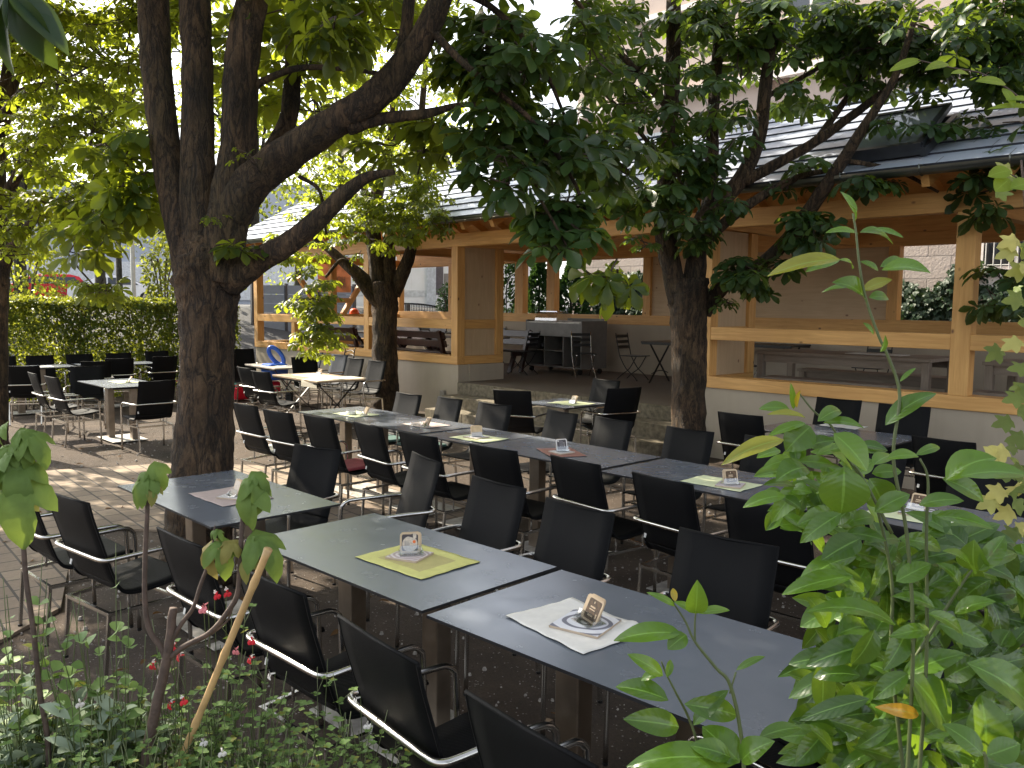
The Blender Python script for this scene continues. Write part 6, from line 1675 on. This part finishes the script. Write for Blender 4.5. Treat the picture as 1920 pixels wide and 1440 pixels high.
EXP = [((1605,403),(1578,363),16,.7),((1603,415),(1588,385),9,.6),((1610,439),(1553,437),20,.75),((1612,436),(1668,456),30,.45),((1640,428),(1689,444),14,.7),((1578,487),(1450,516),32,.85),((1574,487),(1516,508),26,.8),((1598,505),(1574,489),12,.8),
 ((1652,507),(1737,512),44,.75),((1647,508),(1615,492),16,.4),((1650,500),(1700,505),30,.35),((1618,545),(1668,526),24,.85),((1623,568),(1566,533),44,.35),((1611,540),(1547,548),14,.5),((1629,558),(1663,561),22,.4),((1618,605),(1636,626),9,.6),((1687,716),(1715,692),9,.55),((1650,660),(1658,630),14,.5),
 ((1488,767),(1483,722),11,.8),((1494,765),(1500,735),9,.9),((1480,767),(1428,767),22,.6),((1510,783),(1445,778),18,.85),((1533,790),(1572,772),26,.45),((1543,793),(1613,802),22,.55),((1520,800),(1477,842),56,.4),((1510,793),(1445,817),20,.8),((1470,825),(1363,868),30,.85),((1487,863),(1435,877),26,.8),
 ((1660,797),(1747,743),38,.35),((1563,813),(1620,877),54,.75),((1583,875),(1577,955),84,.5),((1513,877),(1460,900),48,.4),((1510,900),(1452,973),36,.8),((1473,930),(1400,950),28,.75),((1663,860),(1717,857),22,.8),((1717,853),(1758,840),17,.5),((1630,897),(1652,942),56,.45),
 ((1773,900),(1860,863),54,.8),((1800,893),(1918,893),48,.75),((1767,897),(1837,937),36,.6),((1723,947),(1800,940),30,.5),((1753,967),(1853,990),34,.7),((1567,963),(1500,983),34,.5),((1577,963),(1507,1013),36,.45),((1613,1010),(1547,1047),48,.15),((1683,1010),(1757,1030),32,.6),
 ((1600,1080),(1478,1112),38,.7),((1680,1173),(1527,1150),44,.6),((1753,1140),(1680,1120),28,.6),((1743,1180),(1673,1193),26,.75),((1647,1207),(1523,1245),48,.12),((1707,1267),(1773,1362),86,.5),((1703,1263),(1643,1307),36,.45),((1613,1267),(1533,1270),36,.2),((1630,1310),(1510,1347),32,.12),
 ((1723,1340),(1648,1327),24,.97),((1813,1243),(1925,1333),72,.6),((1847,1417),(1840,1313),84,.65),((1843,1417),(1773,1363),42,.6),((1850,1417),(1907,1397),44,.65),((1830,1070),(1827,1017),52,.6),((1827,1077),(1773,1037),34,.7),((1835,1070),(1880,1010),34,.55),((1840,1065),(1900,1040),36,.5),
 ((1690,1270),(1800,1230),40,.55),((1740,1150),(1800,1190),30,.65),((1760,1170),(1845,1205),44,.5),((1700,1180),(1660,1250),40,.4),((1640,1180),(1600,1240),44,.25),((1800,1100),(1760,1060),30,.6),((1790,1150),(1860,1130),30,.75),((1620,1110),(1560,1060),30,.6),((1680,1090),(1740,1060),34,.65),((1640,960),(1700,930),34,.6),
 ((1303,1150),(1307,1093),38,.75),((1310,1150),(1363,1145),17,.8),((1303,1147),(1267,1130),15,.75),((1277,1187),(1162,1200),44,.6),((1287,1190),(1255,1215),34,.5),((1267,1137),(1217,1113),13,.65),((1266,1128),(1262,1105),12,.9),((1380,1257),(1430,1233),13,.5),
 ((1243,1267),(1182,1230),27,.75),((1240,1262),(1205,1275),18,.7),((1250,1270),(1257,1240),14,.7),((1253,1313),(1163,1290),42,.35),((1283,1320),(1373,1340),42,.3),((1273,1363),(1178,1350),46,.25),((1387,1430),(1323,1368),60,.55),((1390,1427),(1447,1393),44,.55),((1380,1432),(1193,1437),52,.6),((1423,1383),(1495,1367),28,.45),((1300,1360),(1360,1300),30,.3),((1370,1420),(1300,1400),40,.5)]
for b_, t_, w_, tn in EXP:
    G.px(b_, t_, w_, DS + (-.08 if b_[0] < 1440 and b_[1] > 1090 else rng.uniform(-.06, .08)), tone=tn, arch=rng.uniform(.10, .28), fold=rng.uniform(.08, .22), wav=.006)
for k in range(420):
    u, v = rng.uniform(1540, 1930), rng.uniform(1000, 1480)
    if u < 1540 + max(0, (1200-v))*.35: continue
    a = rng.uniform(0, 6.28); ln = rng.uniform(60, 120)
    G.px((u, v), (u+ln*cos(a), v+ln*.65*sin(a)+15), rng.uniform(24, 46), rng.uniform(1.5, 1.9), tone=rng.choice([.1, .2, .35, .5, .6]), arch=rng.uniform(.08, .25))
for k in range(95):
    u, v = rng.uniform(1460, 1640), rng.uniform(830, 1000); a = rng.uniform(0, 6.28); ln = rng.uniform(35, 70)
    G.px((u, v), (u+ln*cos(a), v+ln*.6*sin(a)+8), rng.uniform(16, 32), rng.uniform(1.45, 1.65), tone=rng.choice([.25, .4, .6, .8]))
G.build('foliage', M['leaf_citrus'], sh)
# --- pale maple hedge at the right edge, and the twig above it
mp = thing('maple_bush', 'pale yellow-green maple bush at the right edge', 'bush', at_d(1950, 1440, 2.0))
stem_px([(1990,1700),(1975,1300),(1960,900),(1930,600),(1925,420),(1915,300)], 2.0, (16,4), M['stem_brown'], mp)
L = Leaves()
for k in range(75):
    v = rng.uniform(290, 1440); u = 1922 + rng.normal()*26 - (10 if v > 850 else 0) - (38*rng.random() if v > 1000 else 0) + (14 if 330 < v < 800 else 0)
    p = np.array(at_d(u, v, rng.uniform(1.85, 2.25))); a = rng.random()*6.28
    L.add(p, RIGHT*cos(a)+UP*(sin(a)*.5-.45)-VIEW*.2, -VIEW*.6+UP*.7+rng.normal(size=3)*.3, rng.uniform(.030, .050), rng.choice([.2, .35, .5, .75, .93, .96], p=[.2, .25, .2, .15, .1, .1]))
for (u, v, tn) in [(1870,845,.97),(1855,855,.96),(1865,920,.96),(1900,915,.97),(1850,940,.9),(1882,960,.97),(1895,1000,.3),(1840,995,.95),(1890,450,.95),(1885,470,.9),(1905,505,.85),(1900,560,.7),(1895,640,.92),(1910,690,.7),(1900,745,.7),(1880,790,.4),(1905,820,.4),(1892,340,.8),(1878,318,.85),(1900,880,.4),(1880,890,.3),(1900,1090,.9),(1860,1070,.85)]:
    p = np.array(at_d(u+12, v, 1.9)); L.add(p, -RIGHT*.9+UP*rng.uniform(-.5, .1), -VIEW*.7+UP*.6+rng.normal(size=3)*.25, .040, tn)
L.build('foliage', TMAPLE, M['leaf_maple'], mp)
tg = thing('beech_twig', 'thin twig with bright yellow-green leaves reaching in at the upper right', 'branch', at_d(1930, 200, 1.6))
stem_px([(1990,260),(1925,195),(1880,160),(1838,137),(1790,128),(1745,118),(1722,113)], 1.6, (4,2), M['stem_brown'], tg)
G = Blades()
for b_, t_, w_ in [((1727,113),(1672,132),20),((1778,120),(1738,131),17),((1816,139),(1786,138),12),((1886,158),(1834,153),20),((1880,165),(1900,200),16),((1935,202),(1858,205),12),((1940,190),(1890,188),12),((1895,320),(1856,330),26),((1893,336),(1868,357),30),((1935,345),(1898,352),28),((1920,170),(1960,140),20)]:
    G.px(b_, t_, w_*1.15, 1.6, tone=.9 if w_ > 10 else .6, arch=.12, fold=.05, face=-VIEW*.75+UP*.55)
G.build('leaves', leaf_mat('backlit_beech_leaf', (0.10,0.17,0.02), (0.17,0.26,0.03), (0.5,0.62,0.06), .5, .5, .3, None, 2), tg)
stem_px([(1990,370),(1935,346),(1905,332),(1893,326)], 1.6, (4,2), M['stem_brown'], tg, 'stem')

# --- fig saplings with drooping leaves
def fig(name, label, base_px, stems, leaves, d):
    t = thing(name, label, 'sapling', at_z(*base_px) if len(base_px) == 2 else base_px, 0, 'fig saplings in the flower bed')
    for pts, w in stems: stem_px(pts, d, w, M['stem_brown'], t, 'stem', 9)
    L = Leaves()
    for (bx_, by_), (tx, ty), tn in leaves:
        p0, p1 = np.array(at_d(bx_, by_, d)), np.array(at_d(tx, ty, d)); y = p1-p0; ln_ = np.linalg.norm(y); sx_ = (tx-bx_)/max(1, abs(ty-by_)+abs(tx-bx_))
        L.add(p0 + UP*.008, RIGHT*sx_*1.3-VIEW*rng.uniform(.15, .8)-UP*rng.uniform(.0, .45), UP+RIGHT*sx_*.5-VIEW*.4+rng.normal(size=3)*.15, ln_*rng.uniform(.85, 1.15), tn)
    L.build('leaves', TFIG, M['leaf_fig'], t)
    for (bx_, by_), _, _ in leaves:
        pass
    return t
DF = 2.45
fig('fig_sapling', 'fig sapling with drooping leaves and bare stem at the left edge', at_d(85,1600,DF),
    [([(95,1600),(90,1400),(75,1300),(62,1180),(48,1080),(42,990),(36,930),(32,860)], (11,8)), ([(42,990),(36,920),(30,850)], (8,6)), ([(30,850),(15,838),(-5,850)], (4,3))],
    [((26,840),(8,785),.6),((36,826),(68,862),.6),((52,818),(100,862),.65),((40,812),(98,835),.5),((20,850),(-28,905),.4),((25,858),(55,925),.45),((30,870),(58,980),.5),((18,870),(8,930),.4),((34,905),(52,1015),.75),((44,930),(38,1000),.9),((8,800),(-20,840),.6),((45,840),(80,880),.6)], DF)
fig('fig_sapling', 'fig sapling with forked brown stem and wilted leaves beside the bamboo cane', at_d(265,1600,DF),
    [([(262,1600),(272,1440),(292,1330),(308,1260),(320,1190),(322,1160),(326,1140)], (22,15)), ([(312,1240),(302,1215),(280,1180),(272,1130),(272,1050),(276,960),(276,915)], (11,8)),
     ([(318,1210),(340,1170),(362,1140),(375,1100),(388,1065),(396,1045)], (9,6)), ([(316,1235),(345,1212),(395,1185),(432,1140),(446,1110),(450,1060),(453,1000),(457,950)], (11,9)), ([(395,1190),(425,1165),(436,1140)], (5,4)), ([(396,1045),(400,1010),(403,985)], (4,3))],
    [((277,900),(272,840),.6),((275,896),(314,905),.6),((272,898),(250,945),.55),((280,905),(262,955),.75),((284,912),(290,950),.9),((276,890),(245,880),.55),((290,880),(310,930),.6),
     ((470,900),(435,905),.6),((475,895),(512,925),.5),((478,905),(500,960),.55),((480,925),(462,985),.75),((470,920),(450,990),.75),((486,930),(470,960),.9),((462,910),(440,920),.6),
     ((404,998),(384,1000),.5),((405,1000),(432,998),.55),((396,1025),(388,1085),.95),((412,1022),(430,1085),.65),((418,1025),(440,1055),.6),((410,1020),(405,1050),.6),
     ((478,1010),(492,998),.5),((482,1012),(545,1075),.5),((485,1015),(530,1040),.5),((470,1048),(462,1098),.9),((440,1020),(436,1060),.92)], DF)
bs_ = thing('bamboo_cane', 'straight bamboo cane leaning among the flowers', 'cane', at_d(330,1445,2.5))
q = MB(); A, B = Vector(at_d(503,1030,2.3)), Vector(at_d(270,1590,2.6)); pts = []; rad = []
for k in range(41):
    t = k/40; pts.append(A.lerp(B, t)); nd = min(abs(t-j) for j in (.005, .10, .33, .56, .8)); rad.append(6.6*2.4/FPX*(1+(.22 if nd < .013 else 0)))
q.tube(pts, rad, 12); q.build('cane', M['bamboo'], bs_, smooth=True)
# --- herbs and flowering salvias
def herb_mesh(kind, seed, H_):
    r_ = np.random.default_rng(seed); st = MB(); L = Leaves(); fl = {'flower_red': MB(), 'flower_white': MB(), 'flower_pink': MB()}
    ns = {'salvia': 9, 'sage': 9, 'balm': 7}[kind]
    for k in range(ns):
        a = r_.random()*6.28; sp = r_.uniform(.03, .16); hh = H_*r_.uniform(.62, 1.05)
        P = spline([(0.02*cos(a), .02*sin(a), 0), (sp*.5*cos(a), sp*.5*sin(a), hh*.45), (sp*1.3*cos(a+.2), sp*1.3*sin(a+.2), hh)], 5)
        st.tube([tuple(p) for p in P], [.0032-.0002*i for i in range(len(P))], 5)
        m_ = {'salvia': int(hh/.035), 'sage': int(hh/.04), 'balm': int(hh/.05)}[kind]
        for j in range(2, m_):
            t = j/m_; p = np.array(P[min(len(P)-1, int(t*(len(P)-1)))]) + r_.normal(size=3)*.004
            if t < .25 and kind != 'sage': continue
            az = j*1.57+r_.random()*.4
            for s_ in (0, pi):
                d = np.array([cos(az+s_), sin(az+s_), .35 if kind != 'sage' else .7*t+.1])
                if r_.random() < .12: continue
                sz = {'salvia': .034, 'sage': .085, 'balm': .06}[kind]*r_.uniform(.6, 1.25)*(1.15-.5*t if kind != 'sage' else 1)
                L.add(p, d, np.array([0, 0, 1.0])+r_.normal(size=3)*.3, sz, np.clip(.45+r_.normal()*.22 + (.5 if r_.random() < .05 else 0), 0, .97))
            if kind == 'salvia' and r_.random() < .5:      # side shoot
                az2 = r_.random()*6.28; e = p + np.array([cos(az2)*.05, sin(az2)*.05, .05]); st.tube([tuple(p), tuple(e)], .0015, 4)
                for s_ in np.arange(0, 6.28, 1.57): L.add(e, [cos(s_), sin(s_), .4], [0, 0, 1], .018*r_.uniform(.7, 1.3), np.clip(.6+r_.normal()*.2, 0, .97))
    return st, L, P
def t_flower(mb, p, dirv, sz):
    p = Vector(p); d = Vector(dirv).normalized(); s_ = d.cross(Vector((0, 0, 1))).normalized(); u_ = s_.cross(d)
    mb.tube([p, p+d*sz*.6], [sz*.07, sz*.13], 6)
    b0 = p+d*sz*.6
    for sg in (-1, 1):
        c = b0+d*sz*.15-u_*sz*.38+s_*sg*sz*.22; n = 7
        mb.add([c+d*.001]+[c+(s_*cos(6.28*k/n)*.30+(-u_)*sin(6.28*k/n)*.36)*sz+d*sz*(.10*sin(k*2)) for k in range(n)], [(0, 1+k, 1+(k+1) % n) for k in range(n)])
    mb.add([b0-s_*sz*.12, b0+s_*sz*.12, b0+s_*sz*.09+u_*sz*.38+d*sz*.2, b0-s_*sz*.09+u_*sz*.38+d*sz*.2], [(0, 1, 2, 3)])
PROTO = {}
def herb(kind, label, top_px, d, H_, group, seed, flowers=()):
    key = (kind, seed % 4)
    c = at_d(*top_px, d); z0 = gz(c.y)-.01
    nm = {'salvia': 'salvia_plant', 'sage': 'sage_plant', 'balm': 'balm_plant'}[kind]
    t = thing(nm, label, 'plant', (c.x, c.y, z0), rng.random()*6.28 if not flowers else 0, group)
    sc = c.z - z0
    if key not in PROTO:
        st, L, _ = herb_mesh(kind, seed % 4+{'salvia': 0, 'sage': 20, 'balm': 40}[kind], 1.0 if kind == 'salvia' else .8)
        a = st.build('stem', M['stem_green'], t, smooth=True, world_coords=False)
        b = L.build('foliage', {'salvia': TROUND, 'sage': TSAGE, 'balm': TROUND}[kind], M[{'salvia': 'leaf_salvia', 'sage': 'leaf_sage', 'balm': 'leaf_salvia'}[kind]], t, world_coords=False)
        PROTO[key] = (a, b)
    else:
        for o in PROTO[key]:
            c2 = o.copy(); COL.objects.link(c2); c2.parent = t; c2.location = (0, 0, 0)
    base_h = 1.0 if kind == 'salvia' else .8
    for ch in t.children: ch.scale = (min(1.0, .55+sc*.5),)*2 + (sc/base_h,)
    for (u, v, col) in flowers:
        p = Vector(at_d(u, v, d-.04)) - Vector(t.location); q = MB(); dv = -VIEW*.6+RIGHT*rng.uniform(-.8, .8)+UP*rng.uniform(-.2, .2); t_flower(q, p, dv, .024)
        q.build('flower', M[col], t, world_coords=False)
        if col == 'flower_red':
            q = MB(); t_flower(q, p+Vector((0, 0, .010))+Vector(-VIEW)*.004, dv, .012); q.build('flower', M['flower_white'], t, world_coords=False)
        q = MB(); q.tube(spline([tuple(p+Vector((0, 0, .004))), tuple(p*.75+Vector((0, 0, -.02))), (p.x*.3, p.y*.3, p.z*.5), (0, 0, 0.02)], 4), .0014, 4); q.build('flower_stalk', M['stem_green'], t, world_coords=False)
    return t
GS = 'salvia plants in the flower bed'
herb('salvia', 'salvia with four red flowers left of the bamboo cane', (345,1190), 2.6, .8, GS, 0, [(292,1240,'flower_red'),(330,1205,'flower_red'),(346,1228,'flower_red'),(300,1258,'flower_white'),(325,1218,'flower_pink')])
herb('salvia', 'salvia with tall stalk of red flowers before the black chair back', (405,1130), 2.65, .9, GS, 1, [(402,1112,'flower_red'),(424,1105,'flower_red'),(382,1138,'flower_pink'),(390,1130,'flower_pink')])
herb('salvia', 'salvia with red and pink flowers right of the bamboo cane', (460,1225), 2.6, .75, GS, 2, [(447,1212,'flower_pink'),(478,1232,'flower_red'),(474,1195,'flower_red'),(516,1262,'flower_white')])
herb('salvia', 'salvia with a pair of red flowers low in the bed', (330,1300), 2.5, .65, GS, 3, [(328,1315,'flower_red'),(340,1308,'flower_red'),(378,1385,'flower_white')])
herb('salvia', 'salvia with single white flower against the arm of the near chair', (690,1290), 2.7, .8, GS, 4, [(676,1307,'flower_white'),(690,1352,'flower_white')])
herb('salvia', 'salvia with white flower at the far left of the bed', (150,1300), 2.4, .6, GS, 5, [(148,1310,'flower_white')])
herb('salvia', 'salvia with pale flowers along the bottom edge', (410,1380), 2.4, .6, GS, 6, [(415,1402,'flower_white')])
for k, (u, v, d, h) in enumerate([(560,1320,2.6,.6),(620,1370,2.5,.55),(520,1400,2.4,.5),(460,1370,2.5,.55),(340,1360,2.4,.55),(250,1330,2.4,.6),(210,1390,2.3,.5),(120,1400,2.3,.5),(60,1380,2.3,.5),(300,1400,2.2,.5),(400,1300,2.8,.6),(570,1400,2.3,.5),(640,1330,2.7,.55),(240,1250,2.7,.7),(190,1290,2.6,.6),(30,1330,2.4,.55),(440,1440,2.2,.45),(360,1450,2.2,.45),(660,1420,2.4,.45),(720,1400,2.6,.5),(170,1440,2.1,.45),(90,1450,2.1,.45),(270,1290,2.6,.6),(310,1330,2.5,.55),(430,1330,2.6,.6),(490,1330,2.6,.6),(580,1290,2.8,.6),(390,1340,2.4,.5),(220,1330,2.5,.6),(150,1350,2.4,.55),(530,1360,2.5,.5),(600,1440,2.2,.4),(480,1420,2.3,.45),(320,1430,2.2,.45),(250,1430,2.2,.45),(20,1420,2.2,.5)]):
    herb('salvia', 'small-leaved salvia without flowers among the others in the bed', (u, v), d, h, 'flowerless salvias in the flower bed', k)
for k, (u, v, lb) in enumerate([(105,1180,'grey-green sage clump at the far left, tallest of the sages'),(60,1240,'grey-green sage clump touching the left edge'),(190,1260,'grey-green sage clump right of the bare fig stem'),(235,1225,'grey-green sage clump before the path'),(110,1290,'low grey-green sage clump beneath the tallest sage'),(20,1190,'grey-green sage sprig in the left corner'),(150,1225,'pale sage clump in front of the bare fig stem'),(75,1170,'tall pale sage sprig left of the bare fig stem'),(225,1180,'pale sage sprig right of the bare fig stem, before the pavers'),(40,1310,'broad pale sage clump low at the left edge')]):
    herb('sage', lb, (u, v), 2.5, .6, 'sage clumps in the flower bed', k)
for k, (u, v, lb) in enumerate([(185,1065,'slender balm stalk rising before the black chair seat'),(222,1140,'balm stalk with toothed leaves left of the fig fork'),(60,1400,'broad yellow-green balm at the bottom left'),(10,1010,'feathery green sprig at the left edge'),(110,1410,'second yellow-green balm at the bottom left'),(60,1085,'tall balm stalk between the left edge and the bare fig stem'),(215,1105,'leafy balm stalk beside the front leg of the second chair'),(15,1060,'leafy balm stalk at the left edge, above the sages'),(165,1170,'balm stalk just right of the bare fig stem'),(0,1130,'balm sprig below the left chair')]):
    herb('balm', lb, (u, v), 2.5, .7, 'balm plants in the flower bed', k)
